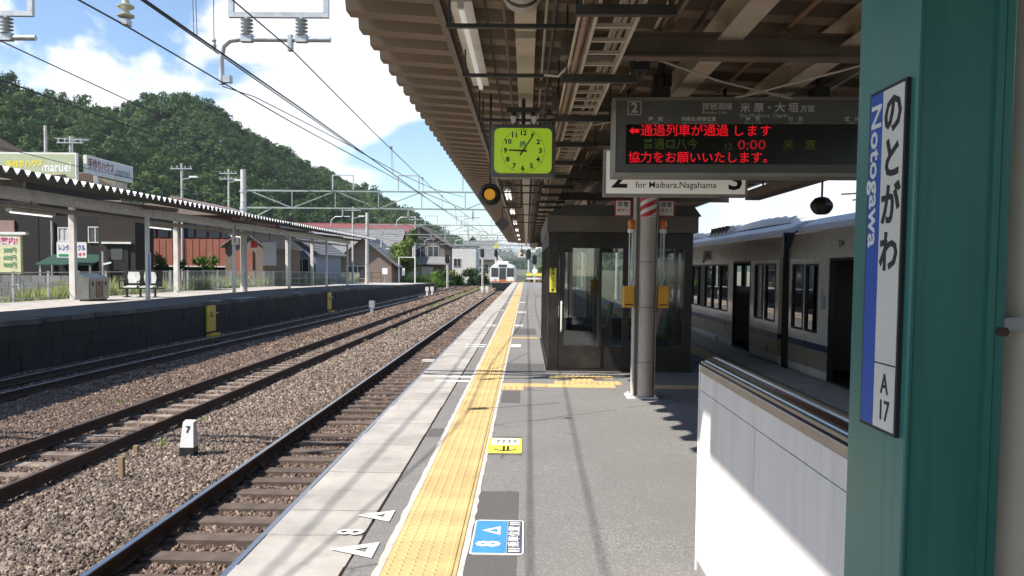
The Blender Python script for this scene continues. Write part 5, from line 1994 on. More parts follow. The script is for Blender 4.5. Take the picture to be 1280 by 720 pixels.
def gantry(y, label, first=False, xl=-15.2, xr=8.6, zb=4.64, zu=5.55):
    gt = thing('catenary_gantry', label, 'gantry', (xl, y, -1.3), 'catenary gantries over the tracks')
    for xx, base in ((xl, -1.35), (xr, -1.35)):
        mb = MB().tube([(xx, y, base), (xx, y, 6.65)], [0.19, 0.14], 14)
        po = mb.build('post', 'pole', gt, True)
        mb = MB().lathe([(0.20, zb - .1), (0.20, zb + .02)], (xx, y, 0), 12)
        mb.lathe([(0.19, zu - .1), (0.19, zu + .02)], (xx, y, 0), 12)
        mb.build('clamp_band', 'galv', po)
    for nm_, z in (('lower_chord', zb), ('upper_chord', zu)):
        mb = MB().bar((xl + .1, y, z), (xr - .1, y, z), 0.08, 0.08)
        mb.build(nm_, 'galv_green', gt)
    n = 10
    w = (xr - xl - .6) / n
    for i in range(n):
        a, c = xl + .3 + i * w, xl + .3 + (i + 1) * w
        d0, d1 = ((a, zb), (c, zu)) if i % 2 else ((a, zu), (c, zb))
        mb = MB().bar((d0[0], y + .012, d0[1]), (d1[0], y + .012, d1[1]), 0.05, 0.05)
        mb.build('diagonal', 'galv_green', gt)
        mb = MB().bar((c, y - .014, zb + .05), (c, y - .014, zu - .05), 0.045, 0.045)
        mb.build('strut', 'galv_green', gt)
    for s, xx in ((1, xl), (-1, xr)):
        mb = MB().bar((xx + s * .15, y + .03, 3.9), (xx + s * 1.5, y + .03, zb - .02), 0.06, 0.06)
        mb.build('knee_brace', 'galv_green', gt)
    tracks = [t1(y), t2(y), t3(y)]
    for k_, tcx in enumerate(tracks):
        xa, xb = tcx - 0.44, tcx + 0.67
        if first:
            z0, z1 = 4.46, zb - .06
        else:
            z0, z1 = zu + .06, zu + .85
        mb = MB()
        mb.bar((xa, y, z0 + .03), (xa, y, z1), 0.06, 0.06)
        mb.bar((xb, y, z0 + .03), (xb, y, z1), 0.06, 0.06)
        zz = z0 if first else z1
        mb.bar((xa - .03, y, zz), (xb + .03, y, zz), 0.058, 0.058)
        fr = mb.build('hanger_frame', 'galv', gt)
        if first:
            mb = MB()
            insulator(mb, xa + .18, y, 4.22, 4.43, 0.075)
            insulator(mb, xb - .29, y, 4.22, 4.43, 0.075)
            mb.build('insulator', 'porcelain', fr, True)
            mb = MB().tube([(xa - .12, y, 3.66), (xa - .125, y, 3.95), (xa - .10, y, 4.10), (xa - .02, y, 4.17), (xa + .1, y, 4.185), (xb + .05, y, 4.185)], 0.034, 12)
            mb.build('registration_pipe', 'galv', fr, True)
            for q in ((xa - .10, xa, .04, 3.68, 3.76), (xa + .11, xa + .25, .045, 4.15, 4.23), (xb - .36, xb - .22, .045, 4.15, 4.23), (xb - .45, xb - .39, .04, 4.05, 4.23)):
                MB().cham(q[0], q[1], y - q[2], y + q[2], q[3], q[4], .012).build('clamp', 'galv', fr)
        else:
            mb = MB()
            insulator(mb, tcx + .1, y, zb - .42, zb - .06, 0.07)
            mb.build('insulator', 'porcelain', fr, True)
            mb = MB().tube([(tcx - .55, y, zb - .95), (tcx - .50, y, zb - .62), (tcx - .3, y, zb - .45), (tcx + .5, y, zb - .43)], 0.028, 8)
            mb.build('registration_pipe', 'galv', fr, True)
    return gt


gantry(9.9, 'nearest gantry, its insulators and bent steel pipes hanging into the top of the picture', True, zb=4.95, zu=5.85)
gwords = ['gantry with square frames on top crossing behind the signal, before the hill', 'gantry whose concrete post stands at the end of the opposite canopy', 'gantry beside the gabled brown house', 'fifth gantry, over the tracks beyond the gabled house',
          'sixth gantry, far down the line', 'seventh gantry, far down the line behind the sixth', 'gantry just in front of the farthest one', 'farthest gantry seen above the arriving train']
for i, yy in enumerate((45, 80, 113, 146, 179, 212, 250, 290)):
    gantry(yy, gwords[i])
for yy in (129, 162, 196, 230, 270):
    gantry(yy, 'one of the pale far gantries crowding together toward the vanishing point', zb=5.0, zu=5.7)

SPAN = [-25.1, 9.9, 45, 80, 113, 146, 179, 212, 250, 290]


def sagline(x_of, z, sag, spans, step=5.0):
    pts = []
    for a, c in zip(spans, spans[1:]):
        n = max(2, int((c - a) / step))
        for i in range(n):
            q = i / n
            yy = a + (c - a) * q
            pts.append((x_of(yy), yy, z - sag * 4 * q * (1 - q)))
    pts.append((x_of(spans[-1]), spans[-1], z))
    return pts


def line_set(label, fn, xm, zm, zc, dx_c=0.0, spans=SPAN, rm=0.0075, rc=0.0085, group='overhead lines above the tracks'):
    ow = thing('overhead_line', label, 'overhead line', (fn(45) + xm, 45, 3), group)
    pm = sagline(lambda y: fn(y) + xm, zm, 0.22, spans)
    MB().tube(pm, rm, 6).build('messenger_wire', 'wire', ow)
    pc = sagline(lambda y: fn(y) + xm + dx_c + 0.03 * math.sin(y * .09), zc, 0.02, spans)
    MB().tube(pc, rc, 6).build('contact_wire', 'wire', ow)
    for (a, b_, c), (d, e, f) in zip(pm[1:], pc[1:]):
        if e > 200 or abs(((e - 9.9) % 35)) < 1:
            continue
        e2 = e + 2.0
        mb = MB()
        mb.tube([(a - .01, e2, c - .005), (d - .01, e2, f)], 0.0035, 4)
        mb.tube([(a + .015, e2, c - .005), (d + .015, e2, f)], 0.0035, 4)
        mb.box(a - .02, a + .02, e2 - .03, e2 + .03, c - .02, c + .03)
        mb.build('dropper', 'wire_grey', ow)
    return ow


line_set('overhead line over the near track, ending above the arriving train', t1, 0.30, 4.03, 3.42)
line_set('overhead line over the middle track, crossing in front of the hill', t2, 0.34, 4.13, 3.62, 0.15)
line_set('overhead line over the track by the opposite platform', t3, 0.0, 4.05, 3.45)
# extra high wire, added to draw the long shadow along the edge slabs
hf = thing('shadow_wire', 'thin high wire added for its shadow, running beside the contact wire of the near track', 'overhead line', (-5.4, 9.9, 5.1))
MB().tube([(-5.6, -30, 5.15), (-5.42, 2, 5.1), (-5.22, 9, 5.1), (-5.22, 26, 5.1), (-4.85, 33, 5.12), (-4.3, 39, 5.15), (-3.4, 45, 5.3)], 0.012, 6).build('wire', 'wire', hf, True)
# thick pair of feeder lines left of the near track
fd = thing('feeder_line', 'thick dark feeder line sweeping down across the sky to the gantries', 'overhead line', (-3.65, 9.9, 3.6))
pts = [(-4.6, -20, 3.70), (-4.2, 2.0, 3.66), (-3.98, 3.6, 3.655), (-3.78, 5.0, 3.65), (-3.62, 6.3, 3.65), (-3.56, 7.5, 3.65), (-3.56, 9.9, 3.67), (-3.48, 12.5, 3.66), (-3.34, 15.5, 3.65), (-3.11, 20.6, 3.64), (-2.95, 32, 3.62), (-2.85, 45, 3.66), (-2.7, 60, 3.6), (-2.6, 80, 3.66)]
MB().tube(pts, 0.0080, 8).build('wire', 'wire', fd, True)
ins_ = thing('section_insulator', 'double disc cream insulator clamped to the overhead wire at top left', 'insulator', (-3.545, 7.45, 3.66))
mb = MB()
insulator(mb, -3.545, 7.45, 3.70, 3.86, 0.075, 2)
mb.build('disc', 'porcelain_cream', ins_, True)
mb = MB().tube([(-3.545, 7.45, 3.64), (-3.545, 7.45, 4.9)], 0.012, 8)
mb.box(-3.575, -3.515, 7.40, 7.50, 3.645, 3.695)
mb.build('rod', 'galv', ins_)
jw = thing('jumper_wire', 'thin curved jumper wire between the near overhead wires', 'overhead line', (-3.4, 11, 3.6))
MB().tube([(-3.62, 10.0, 3.66), (-3.5, 10.8, 3.70), (-3.2, 12.0, 3.60), (-2.75, 13.8, 3.44)], 0.006, 6).build('wire', 'wire', jw)
wk = thing('pull_wire', 'thin wire with a small weight hanging in the sky above the hill', 'overhead line', (-4.1, 11, 4.4))
MB().tube([(-4.05, 10.9, 6.0), (-4.05, 10.9, 4.45)], 0.006, 6).build('wire', 'wire_grey', wk)
MB().lathe([(0.012, 4.30), (0.03, 4.33), (0.035, 4.37), (0.02, 4.40), (0.032, 4.43), (0.01, 4.47)], (-4.05, 10.9, 0), 10).build('weight', 'porcelain', wk, True)

# ================================================================== OPPOSITE PLATFORM: canopy, furniture
oc = thing('opposite_canopy', 'low steel canopy with white wave ends on the opposite platform', 'canopy', (-15.5, 40, 0.15))
wave = [(0.0, 0), (0.14, 0), (0.40, 1), (0.74, 1)]
y = 8.0
while y < 69:
    mb = MB()
    corrugated(mb, -18.6, 4.55, -13.02, 3.80, y, y + 4.6, 0.46, 0.15, 0.006, wave, 1)
    mb.build('roof_sheet', ['dark_steel', 'roof_top'], oc)
    y += 4.6
for x, z, hh in ((-14.78, 3.565, 0.31), (-17.5, 3.85, 0.30)):
    mb = MB().box(x - .045, x + .045, 8, 70.2, z - hh / 2, z + hh / 2)
    mb.build('fascia_beam', 'white_dirty', oc)
for x, z in ((-15.0, 3.25), (-15.6, 3.30), (-16.4, 3.35)):
    mb = MB().box(x - .05, x + .05, 8, 70, z - .05, z + .05)
    mb.build('cable_trunk', 'beam_brown', oc)
POSTS = [12.5, 22.3, 32.2, 41.8, 51.6, 61.3, 68.4]
for yy in POSTS:
    mb = MB().cham(-14.68, -14.54, yy - .07, yy + .07, lp_top(yy) - .02, 3.40, .015)
    mb.build('post', 'galv', oc)
    mb = MB().cham(-17.62, -17.38, yy - .10, yy + .10, lp_top(yy) - .02, 3.75, .02)
    mb.build('post', 'white_dirty', oc)
    mb = MB().bar((-18.3, yy, 4.10), (-13.4, yy, 3.62), 0.10, 0.16)
    mb.build('rafter', 'beam_brown', oc)
for i, yy in enumerate((27.0, 36.5, 46.5)):
    lp_ = thing('fluorescent_lamp', ['lamp under the near left part of the opposite canopy', 'lamp with a white tube under the opposite canopy above the dark door', 'lamp under the far part of the opposite canopy'][i], 'lamp', (-16.0, yy, 3.1), 'lamps under the opposite canopy')
    MB().box(-16.1, -15.9, yy - 1.2, yy + 1.2, 3.14, 3.24).build('housing', 'white', lp_)
    MB().tube([(-16, yy - 1.15, 3.11), (-16, yy + 1.15, 3.11)], 0.02, 8).build('tube', 'tube_lit', lp_)
    MB().tube([(-16, yy, 3.24), (-16, yy, 3.85)], 0.015, 6).build('rod', 'dark_steel', lp_)

# litter bin
bn = thing('litter_bin', 'stainless steel litter bin with three openings on the opposite platform', 'bin', (-16.5, 31.7, 0.15))
x0, x1, y0, y1, z0 = -16.71, -16.28, 31.0, 32.5, 0.15
mb = MB().prism([(x0, z0 + .06), (x1, z0 + .06), (x1, z0 + .80), (x0, z0 + .98)], y0, y1, 'y')
mb.build('body', 'stainless', bn)
mb = MB().prism([(x1 + .03, z0 + .80), (x1 + .03, z0 + .84), (x0 - .02, z0 + 1.03), (x0 - .02, z0 + .985)], y0 - .02, y1 + .02, 'y')
mb.build('lid', 'stainless', bn)
for i in range(3):
    ya_ = y0 + .06 + i * .48
    MB().box(x1 + .002, x1 + .015, ya_, ya_ + .42, z0 + .12, z0 + .74).build('door', ('stainless', 'wood_stake', 'stainless')[i], bn)
    MB().lathe([(0.09, x1 + .016), (0.09, x1 + .02)], (0, ya_ + .21, z0 + .64), 14, 'x').build('opening', 'black', bn)
MB().box(x0 + .05, x1 - .05, y0 + .05, y1 - .05, z0, z0 + .059).build('plinth', 'dark_steel', bn)

# bench of two seats facing us
bc = thing('platform_bench', 'two white seats on a black frame behind a post of the opposite platform', 'bench', (-16.3, 35.4, 0.15))
for xc_ in (-16.68, -15.98):
    mb = MB().prism([(35.05, 0.56), (35.45, 0.60), (35.45, 0.645), (35.05, 0.60)], xc_ - .27, xc_ + .27, 'x')
    mb.build('seat', 'seat_white', bc)
    mb = MB().prism([(xc_ - .22, 0.74), (xc_ + .22, 0.74), (xc_ + .27, 1.0), (xc_ + .23, 1.22), (xc_ - .23, 1.22), (xc_ - .27, 1.0)], 35.46, 35.50, 'y')
    mb.build('backrest', 'seat_white', bc)
mb = MB()
mb.box(-17.15, -15.4, 35.04, 35.5, 0.50, 0.555)
mb.box(-17.1, -15.5, 35.51, 35.55, 0.60, 1.30)
mb.build('frame', 'black', bc)
for xc_ in (-17.1, -16.33, -15.5):
    mb = MB().tube([(xc_, 35.05, 0.55), (xc_, 35.02, 0.82), (xc_, 35.45, 0.85), (xc_, 35.5, 0.6)], 0.025, 6)
    mb.build('armrest', 'black', bc)
for xc_ in (-16.9, -16.33, -15.7):
    mb = MB().bar((xc_, 35.3, 0.50), (xc_, 35.3, 0.17), 0.07)
    mb.box(xc_ - .07, xc_ + .07, 35.05, 35.5, 0.15, 0.18)
    mb.build('leg', 'black', bc)

# signs on the opposite platform
def hang_sign(name, x, y, w, z0, z1, label, cat, face, writing=None, size=0.2, ink='ink_black', rod=None):
    s = thing(name, label, cat, (x, y, z0))
    MB().box(x - w / 2, x + w / 2, y, y + .06, z0, z1).build('panel', face, s)
    if writing:
        text(writing, size, (x, y - .008, (z0 + z1) / 2), FACE_S, ink, s, bold=size * .02)
    if rod:
        MB().tube([(x, y + .03, z1), (x, y + .03, rod)], 0.02, 6).build('rod', 'dark_steel', s)
    return s


hang_sign('track_number_sign', -14.35, 41.2, 0.34, 2.56, 2.90, 'small white sign with a black 1 hung under the opposite canopy', 'sign', 'sign_face', '1', 0.3, rod=3.5)
hang_sign('notice_sign', -14.0, 43.0, 0.34, 2.45, 2.80, 'small dark red square sign hanging beside the number 1 sign', 'sign', 'red', rod=3.4)
hang_sign('notice_board', -14.4, 46.9, 0.75, 1.55, 2.85, 'pale blue and white notice board hanging under the far opposite canopy', 'sign', 'sign_grey', rod=3.4)
ns = thing('station_nameplate', 'narrow pale blue nameplate fixed to the nearest grey opposite post', 'sign', (-14.5, 32.2, 1.5))
MB().box(-14.535, -14.525, 32.06, 32.32, 0.75, 2.0).build('plate', 'sign_grey', ns)
MB().box(-14.5245, -14.521, 32.09, 32.17, 0.80, 1.95).build('blue_strip', 'blue', ns)

# yellow climbing plates on the platform wall
for i, yy in enumerate((31.4, 48.4)):
    x = lp_edge(yy) + 0.02
    st_ = thing('climbing_step', ['yellow rusty climbing plate on the opposite platform wall, nearer one', 'yellow climbing plate on the opposite platform wall, farther one'][i], 'step', (x, yy, -1.1), 'yellow climbing plates on the platform wall')
    MB().box(x - .02, x + .045, yy - .42, yy + .42, -0.95, 0.02).build('plate', 'yellow', st_)
    MB().box(x + .046, x + .056, yy - .10, yy + .10, -0.42, -0.22).build('foothold', 'black', st_)
    MB().box(x + .046, x + .25, yy - .55, yy + .35, -1.12, -1.02).build('bottom_step', 'yellow', st_)
    MB().box(x + .15, x + .17, yy - .42, yy + .42, -0.28, -0.24).build('rung', 'yellow', st_)

# marker post, stakes and small lineside posts
mp_ = thing('marker_post', 'white marker post with black foot and number 7 in the ballast', 'marker', (-4.75, 11.7, -1.25))
x, y = -4.75, 11.7
MB().prism([(x - .10, -1.30), (x + .10, -1.30), (x + .10, -1.02), (x - .10, -1.02)], y - .09, y + .09, 'y').build('foot', 'black', mp_)
mb = MB()
mb.add([(x - .098, y - .088, -1.019), (x + .098, y - .088, -1.019), (x + .098, y + .088, -1.019), (x - .098, y + .088, -1.019),
        (x - .062, y - .05, -0.67), (x + .085, y - .05, -0.67), (x + .085, y + .06, -0.65), (x - .062, y + .06, -0.65)],
       [(0, 3, 2, 1), (4, 5, 6, 7), (0, 1, 5, 4), (1, 2, 6, 5), (2, 3, 7, 6), (3, 0, 4, 7)])
wp = mb.build('post', 'white', mp_)
tt = text('7', 0.13, (x + .012, y - .068, -0.77), (R(83), 0, 0), 'ink_black', wp, bold=0.002)
for i, (x, y, h, lab) in enumerate(((-5.08, 10.4, 0.33, 'tall weathered wooden stake standing in the ballast before the marker post'), (-5.55, 11.8, 0.17, 'short yellowish wooden stub in the ballast by the middle track'))):
    mb = MB().cham(x - .035, x + .035, y - .03, y + .03, -1.4, -1.21 + h, .008)
    solo('stake', mb, 'wood_stake', lab, 'stake', (x, y, -1.25), 'wooden stakes in the ballast')
for i, (x, y, h, m, lab) in enumerate(((-8.55, 46.5, 0.85, 'galv', 'grey lineside box on a short post between the far tracks'), (-9.2, 78, 0.9, 'white_dirty', 'white short lineside post at the opposite platform end'), (-8.9, 79.5, 0.9, 'white_dirty', 'second white short post beside the first at the opposite platform end'),
                                       (-4.6, 88, 0.8, 'white', 'left of two white posts in front of the arriving train'), (-4.1, 88, 0.8, 'white', 'right of two white posts in front of the arriving train'))):
    mb = MB().cham(x - .09, x + .09, y - .08, y + .08, -1.3, -1.2 + h * .55, .02)
    mb.cham(x - .16, x + .16, y - .1, y + .1, -1.2 + h * .55, -1.2 + h, .03)
    solo('lineside_post', mb, m, lab, 'post', (x, y, -1.3), 'small posts between the tracks')
wb_ = thing('white_board', 'splintered pale plank lying on the near track', 'plank', (-2.5, 24, -1.1))
MB().box(-2.95, -2.2, 23.85, 24.0, -1.16, -1.10).build('plank', 'white_dirty', wb_)

# fence behind the opposite platform: posts, rails and mesh wires
fn_ = thing('platform_fence', 'grey wire fence along the back of the opposite platform', 'fence', (-18.0, 40, 0.1))
FX = -18.25
post = MB().cham(-0.035, 0.035, -0.035, 0.035, -1.4, 1.10, .008).mesh('post', 'galv')
y = 12.0
while y < 95:
    inst('post', post, (FX, y, lp_top(y)), fn_)
    y += 2.2
for dz in (1.05, 0.55, 0.10):
    mb = MB().tube([(FX, yy, lp_top(yy) + dz) for yy in (12, 50, 70, 95)], 0.022, 6)
    mb.build('rail', 'galv', fn_)
mb = MB()
y = 40.0
while y < 94:                                     # wire palings of the far half
    mb.box(FX - .008, FX + .008, y - .008, y + .008, lp_top(y) + .05, lp_top(y) + 1.08)
    y += 0.20
tag(mb.build('wire_paling', 'galv', fn_), kind='stuff')

# ================================================================== BUILDINGS ON THE LEFT
def window(parent, x0, x1, z0, z1, y=None, x=None, frame='white_dirty', pane='glass_house', bars=1):
    """window facing -Y at y (or +X at x when given, spans then along y)"""
    t_ = 0.05
    mb = MB()

    def bx(a, c, d, e, p0, p1):
        if x is None:
            mb.box(a, c, y - p1, y - p0, d, e)
        else:
            mb.box(x + p0, x + p1, a, c, d, e)
    for a, c, d, e in ((x0, x1, z0, z0 + t_), (x0, x1, z1 - t_, z1), (x0, x0 + t_, z0 + t_, z1 - t_), (x1 - t_, x1, z0 + t_, z1 - t_)):
        bx(a, c, d, e, 0.002, 0.06)
    for i in range(bars):
        m_ = x0 + (x1 - x0) * (i + 1) / (bars + 1)
        bx(m_ - .025, m_ + .025, z0 + t_, z1 - t_, 0.002, 0.05)
    w = mb.build('window', frame, parent)
    mb = MB()
    bx(x0 + t_, x1 - t_, z0 + t_, z1 - t_, 0.002, 0.02)
    mb.build('pane', pane, w)
    return w


def gable_house(name, label, x0, x1, y0, y1, zb, zw, zr, wall, roof, ridge='x', over=0.5, wins=(), wins_e=(), group='houses beyond the opposite platform', rows=14):
    h = thing(name, label, 'house', ((x0 + x1) / 2, (y0 + y1) / 2, zb), group)
    xc, yc = (x0 + x1) / 2, (y0 + y1) / 2
    mb = MB()
    if ridge == 'x':
        mb.prism([(y0, zb), (y1, zb), (y1, zw), (yc, zr - .12), (y0, zw)], x0, x1, 'x')
    else:
        mb.prism([(x0, zb), (x1, zb), (x1, zw), (xc, zr - .12), (x0, zw)], y0, y1, 'y')
    mb.build('wall', wall, h)
    # roof slopes with stepped courses of tiles
    for s in (-1, 1):
        mb = MB()
        half = ((y1 - y0) if ridge == 'x' else (x1 - x0)) / 2 + over
        dz = (zr - zw) * half / (half - over)
        for i in range(rows):
            q0, q1 = i / rows, (i + 1) / rows
            a, c = half * (1 - q0), half * (1 - q1)
            za, zc = zr - dz * (1 - q0), zr - dz * (1 - q1)
            pr = [(s * a, za), (s * a, za + .11), (s * c, zc + .05), (s * c, zc)]
            if ridge == 'x':
                mb.prism([(yc + u, v) for u, v in pr], x0 - over, x1 + over, 'x')
            else:
                mb.prism([(xc + u, v) for u, v in pr], y0 - over, y1 + over, 'y')
        mb.build('roof', roof, h)
    mb = MB()
    if ridge == 'x':
        mb.box(x0 - over, x1 + over, yc - .15, yc + .15, zr - .02, zr + .2)
    else:
        mb.box(xc - .15, xc + .15, y0 - over, y1 + over, zr - .02, zr + .2)
    mb.build('ridge', roof, h)
    for w in wins:
        window(h, w[0], w[1], w[2], w[3], y=y0)
    for w in wins_e:
        window(h, w[0], w[1], w[2], w[3], x=x1)
    return h


# street level behind the fence
mb = MB().box(-60, -18.6, -10, 130, -1.5, -0.25)
structure('street_ground', mb, 'earth')

# dark two storey store with the rooftop signs
sh = thing('dark_store', 'dark board walled store with two rooftop signs behind the opposite platform', 'shop', (-31, 50, -0.25), 'buildings behind the opposite platform')
MB().box(-42, -27.2, 46.5, 56, -0.25, 6.1).build('wall', 'dark_wall', sh)
MB().box(-27.199, -22.7, 46.52, 48.6, -0.25, 4.9).build('side_wing', 'dark_wall', sh)
MB().box(-27.19, -22.4, 46.2, 48.8, 4.901, 5.05).build('wing_roof', 'roof_brown', sh)
MB().prism([(46.0, 6.11), (56.5, 6.11), (56.5, 6.3), (51.2, 7.1), (46.0, 6.3)], -42.4, -26.9, 'x').build('roof', 'roof_brown', sh)
MB().box(-30, -26.95, 49.4, 56.5, 6.35, 6.95).build('parapet', 'plaster', sh)
MB().box(-42, -33.5, 49, 56, 7.11, 8.7).build('roof_hut', 'plaster_white', sh)
mb = MB().prism([(48.6, 8.71), (56.4, 8.71), (52.5, 9.4)], -42.3, -33.2, 'x')
mb.build('hut_roof', 'roof_brown', sh)
window(sh, -26.1, -25.5, 2.75, 3.55, y=46.52, pane='curtain')
window(sh, -24.4, -23.6, 2.7, 3.6, y=46.52, pane='glass_house')
MB().box(-29.6, -28.5, 46.40, 46.49, 3.0, 3.9).build('pink_panel', 'pink_wall', sh)
MB().prism([(44.6, 1.45), (46.49, 2.0), (46.49, 2.06), (44.6, 1.51)], -26.3, -23.2, 'x').build('awning', 'awning', sh)
for x in (-26.1, -23.4):
    MB().box(x - .05, x + .05, 44.7, 44.8, -0.25, 1.44).build('awning_post', 'galv', sh)
MB().tube([(-26.4, 46.42, -0.2), (-26.4, 46.42, 3.9)], 0.06, 8).build('downpipe', 'galv', sh)
# courses of grey blocks at the foot of the store, each block its own piece
blk = MB().cham(-0.39, 0.39, -0.08, 0.0, 0.0, 0.375, .012).mesh('block', 'stone_block')
for r_ in range(3):
    for i in range(12):
        inst('block', blk, (-31.6 + i * 0.8 + (0.4 if r_ % 2 else 0), 44.45, -0.25 + r_ * 0.385), sh)
s1 = thing('rooftop_sign', 'sage rooftop sign with yellow kana and white lettering maruel', 'sign', (-29.2, 48.8, 6.3), 'rooftop signs of the dark store')
MB().box(-31.7, -26.25, 48.8, 49.05, 6.40, 7.98).build('frame', 'sign_face', s1)
f1 = MB().box(-31.6, -26.35, 48.79, 48.799, 6.50, 7.88).build('face', 'sign_green', s1)
text('手作りハウス', 0.46, (-29.25, 48.78, 7.28), (R(90), R(-3), 0), 'ink_yellow', f1, bold=0.016, sx=0.80)
text('maruel', 0.78, (-27.4, 48.78, 7.12), FACE_S, 'ink_white', f1, bold=0.012, sx=0.80)
MB().box(-31, -30.8, 49.1, 49.3, 6.1, 7.6).build('post', 'galv', s1)
s2 = thing('rooftop_sign', 'pale grey rooftop sign with maroon kana and grey lettering maruel', 'sign', (-25.9, 52, 6.3), 'rooftop signs of the dark store')
MB().box(-26.1, -25.9, 49.3, 55.1, 6.85, 7.92).build('frame', 'sign_face', s2)
f2 = MB().box(-25.899, -25.89, 49.4, 55.0, 6.92, 7.85).build('face', 'sign_grey', s2)
text('手作りハウス', 0.62, (-25.88, 51.0, 7.42), FACE_E, 'ink_maroon', f2, bold=0.022, sx=0.84)
text('maruel', 0.80, (-25.88, 53.75, 7.34), FACE_E, 'ink_steel', f2, bold=0.02, sx=0.84)
MB().box(-26.4, -26.15, 51, 51.2, 6.1, 7.4).build('post', 'galv', s2)
rs_ = thing('rental_sign', 'white sign with blue and red kana for rental cycles on the dark store', 'sign', (-24.2, 44.4, 1.85))
MB().box(-24.95, -23.35, 44.30, 44.42, 1.85, 2.68).build('panel', 'sign_face', rs_)
text('レンタサイクル', 0.36, (-24.15, 44.29, 2.36), FACE_S, 'ink_blue', rs_, bold=0.008, sx=0.58)
text('のります', 0.2, (-23.8, 44.29, 2.02), FACE_S, 'ink_pink', rs_, bold=0.006)
MB().box(-24.85, -24.3, 44.285, 44.298, 1.92, 2.04).build('green_strip', 'ink_green', rs_)
ps = thing('price_sign', 'tall pale yellow parking price sign listing 300, 600 and 900 yen', 'sign', (-22.8, 35.1, -0.25))
MB().box(-24.2, -21.25, 35.0, 35.16, 1.1, 2.72).build('panel', 'sign_lemon', ps)
MB().box(-24.3, -21.0, 34.96, 35.2, 2.73, 2.84).build('cap', 'white', ps)
MB().box(-24.1, -21.35, 34.995, 34.9995, 2.27, 2.64).build('title_field', 'sign_face', ps)
text('駐車場案内!', 0.32, (-22.2, 34.985, 2.45), FACE_S, 'ink_pink', ps, bold=0.004)
for i, n_ in enumerate(('300円', '600円', '900円')):
    text(n_, 0.27, (-21.7, 34.985, 2.06 - i * .31), FACE_S, 'ink_green', ps, bold=0.003, sx=0.85)
    MB().box(-23.9, -22.15, 34.988, 34.999, 2.02 - i * .31, 2.09 - i * .31).build('text_bar', 'ink_pink' if i else 'ink_blue', ps)
for x in (-24.0, -21.5):
    MB().box(x - .05, x + .05, 35.2, 35.3, -0.25, 2.7).build('post', 'galv', ps)
# second dark building with a door
s3 = thing('brown_shop', 'dark brown boarded building with a narrow door and white lintel', 'shop', (-21.6, 47, -0.25), 'buildings behind the opposite platform')
MB().box(-22.55, -20.6, 44.0, 46.2, -0.25, 4.4).build('wall', 'dark_wall2', s3)
MB().box(-22.7, -20.4, 43.8, 46.4, 4.41, 4.6).build('roof', 'roof_brown', s3)
dr = MB().box(-22.1, -20.95, 43.94, 43.999, -0.1, 2.55).build('door', 'dark_wall', s3)
MB().box(-21.85, -21.25, 43.92, 43.939, 1.75, 2.35).build('pane', 'glass_house', dr)
MB().box(-22.3, -20.75, 43.80, 43.99, 2.60, 2.70).build('lintel', 'white_dirty', s3)
MB().box(-22.3, -20.75, 43.80, 43.99, -0.22, -0.10).build('doorstep', 'stone_block', s3)
MB().tube([(-22.2, 43.75, -0.25), (-22.2, 43.75, 2.2)], 0.06, 8).build('pipe', 'galv', s3)
MB().bar((-22.15, 43.72, 1.52), (-21.75, 43.72, 1.62), 0.09).build('lamp_arm', 'white', s3)
# red-oxide factory wall
fa_ = thing('red_factory', 'red oxide sheet walled factory with a dark glazed upper band', 'factory', (-25, 66, -0.25), 'buildings behind the opposite platform')
MB().box(-30.5, -21.85, 62.02, 74, 1.45, 3.45).build('sheet_wall', 'red_wall', fa_)
MB().box(-30.5, -21.85, 62.2, 74, 3.451, 5.2).build('upper_wall', 'red_dark', fa_)
MB().box(-30.4, -22.0, 62.6, 74, -0.25, 1.449).build('undercroft', 'dark_wall', fa_)
MB().box(-30.55, -21.8, 61.95, 62.019, 1.38, 1.46).build('sill', 'white_dirty', fa_)
for i in range(9):
    x = -30.2 + i * .95
    MB().box(x, x + .75, 62.10, 62.199, 3.55, 4.9).build('pane', 'glass_house', fa_)
MB().prism([(-30.8, 5.21), (-21.5, 5.21), (-26.1, 6.6)], 61.8, 74.2, 'y').build('roof', 'roof_brown', fa_)
for i in range(18):                                    # upright ribs of the sheet wall
    x = -30.3 + i * .5
    MB().box(x, x + .04, 61.995, 62.019, 1.47, 3.44).build('rib', 'red_wall', fa_)
MB().box(-27.9, -26.8, 59.0, 60.0, -0.25, 5.6).build('porch', 'dark_wall', fa_)
lh = gable_house('lean_house', 'low pale roofed shed at the right end of the red factory', -21.6, -18.9, 60, 70, -0.25, 3.0, 4.0, 'wall_brown', 'roof_tile', 'y', .3)
MB().box(-21.0, -19.6, 59.9, 59.99, 0.8, 2.6).build('door', 'red_wall', lh)
# houses beyond, each its own
gable_house('house', 'blue grey sided house with a broad pale tiled roof behind the last posts', -25.0, -18.6, 74, 84, -0.25, 2.9, 5.0, 'wall_blue', 'roof_tile', 'y', .6, wins=((-20.4, -19.2, 0.8, 2.2),))
gable_house('house', 'low brown house with sweeping grey tiled roof left of the bushy tree', -20.8, -14.8, 92, 102, -0.6, 2.2, 4.6, 'wall_brown', 'roof_tile', 'y', .9, wins=((-19.6, -17.4, 0.2, 1.6),))
gable_house('house', 'long house with a grey tiled roof under the red roof strip', -30, -17.5, 110, 122, -0.6, 3.4, 6.6, 'wall_blue', 'roof_tile', 'x', .8, wins=((-21, -19, 0.9, 2.4), (-25, -23, 0.9, 2.4)))
gable_house('hall', 'long building with a dull red sheet roof behind the grey roofs', -40, -18.5, 126, 142, -0.6, 5.4, 8.2, 'plaster', 'roof_red', 'x', .8)
bh = gable_house('house', 'brown gabled two storey house with two bright upper windows', -18.4, -11.5, 118, 130, -0.8, 5.0, 7.2, 'wall_brown', 'roof_brown', 'y', 1.0,
                 wins=((-15.7, -14.1, 2.9, 4.5), (-13.9, -12.3, 2.9, 4.5)))
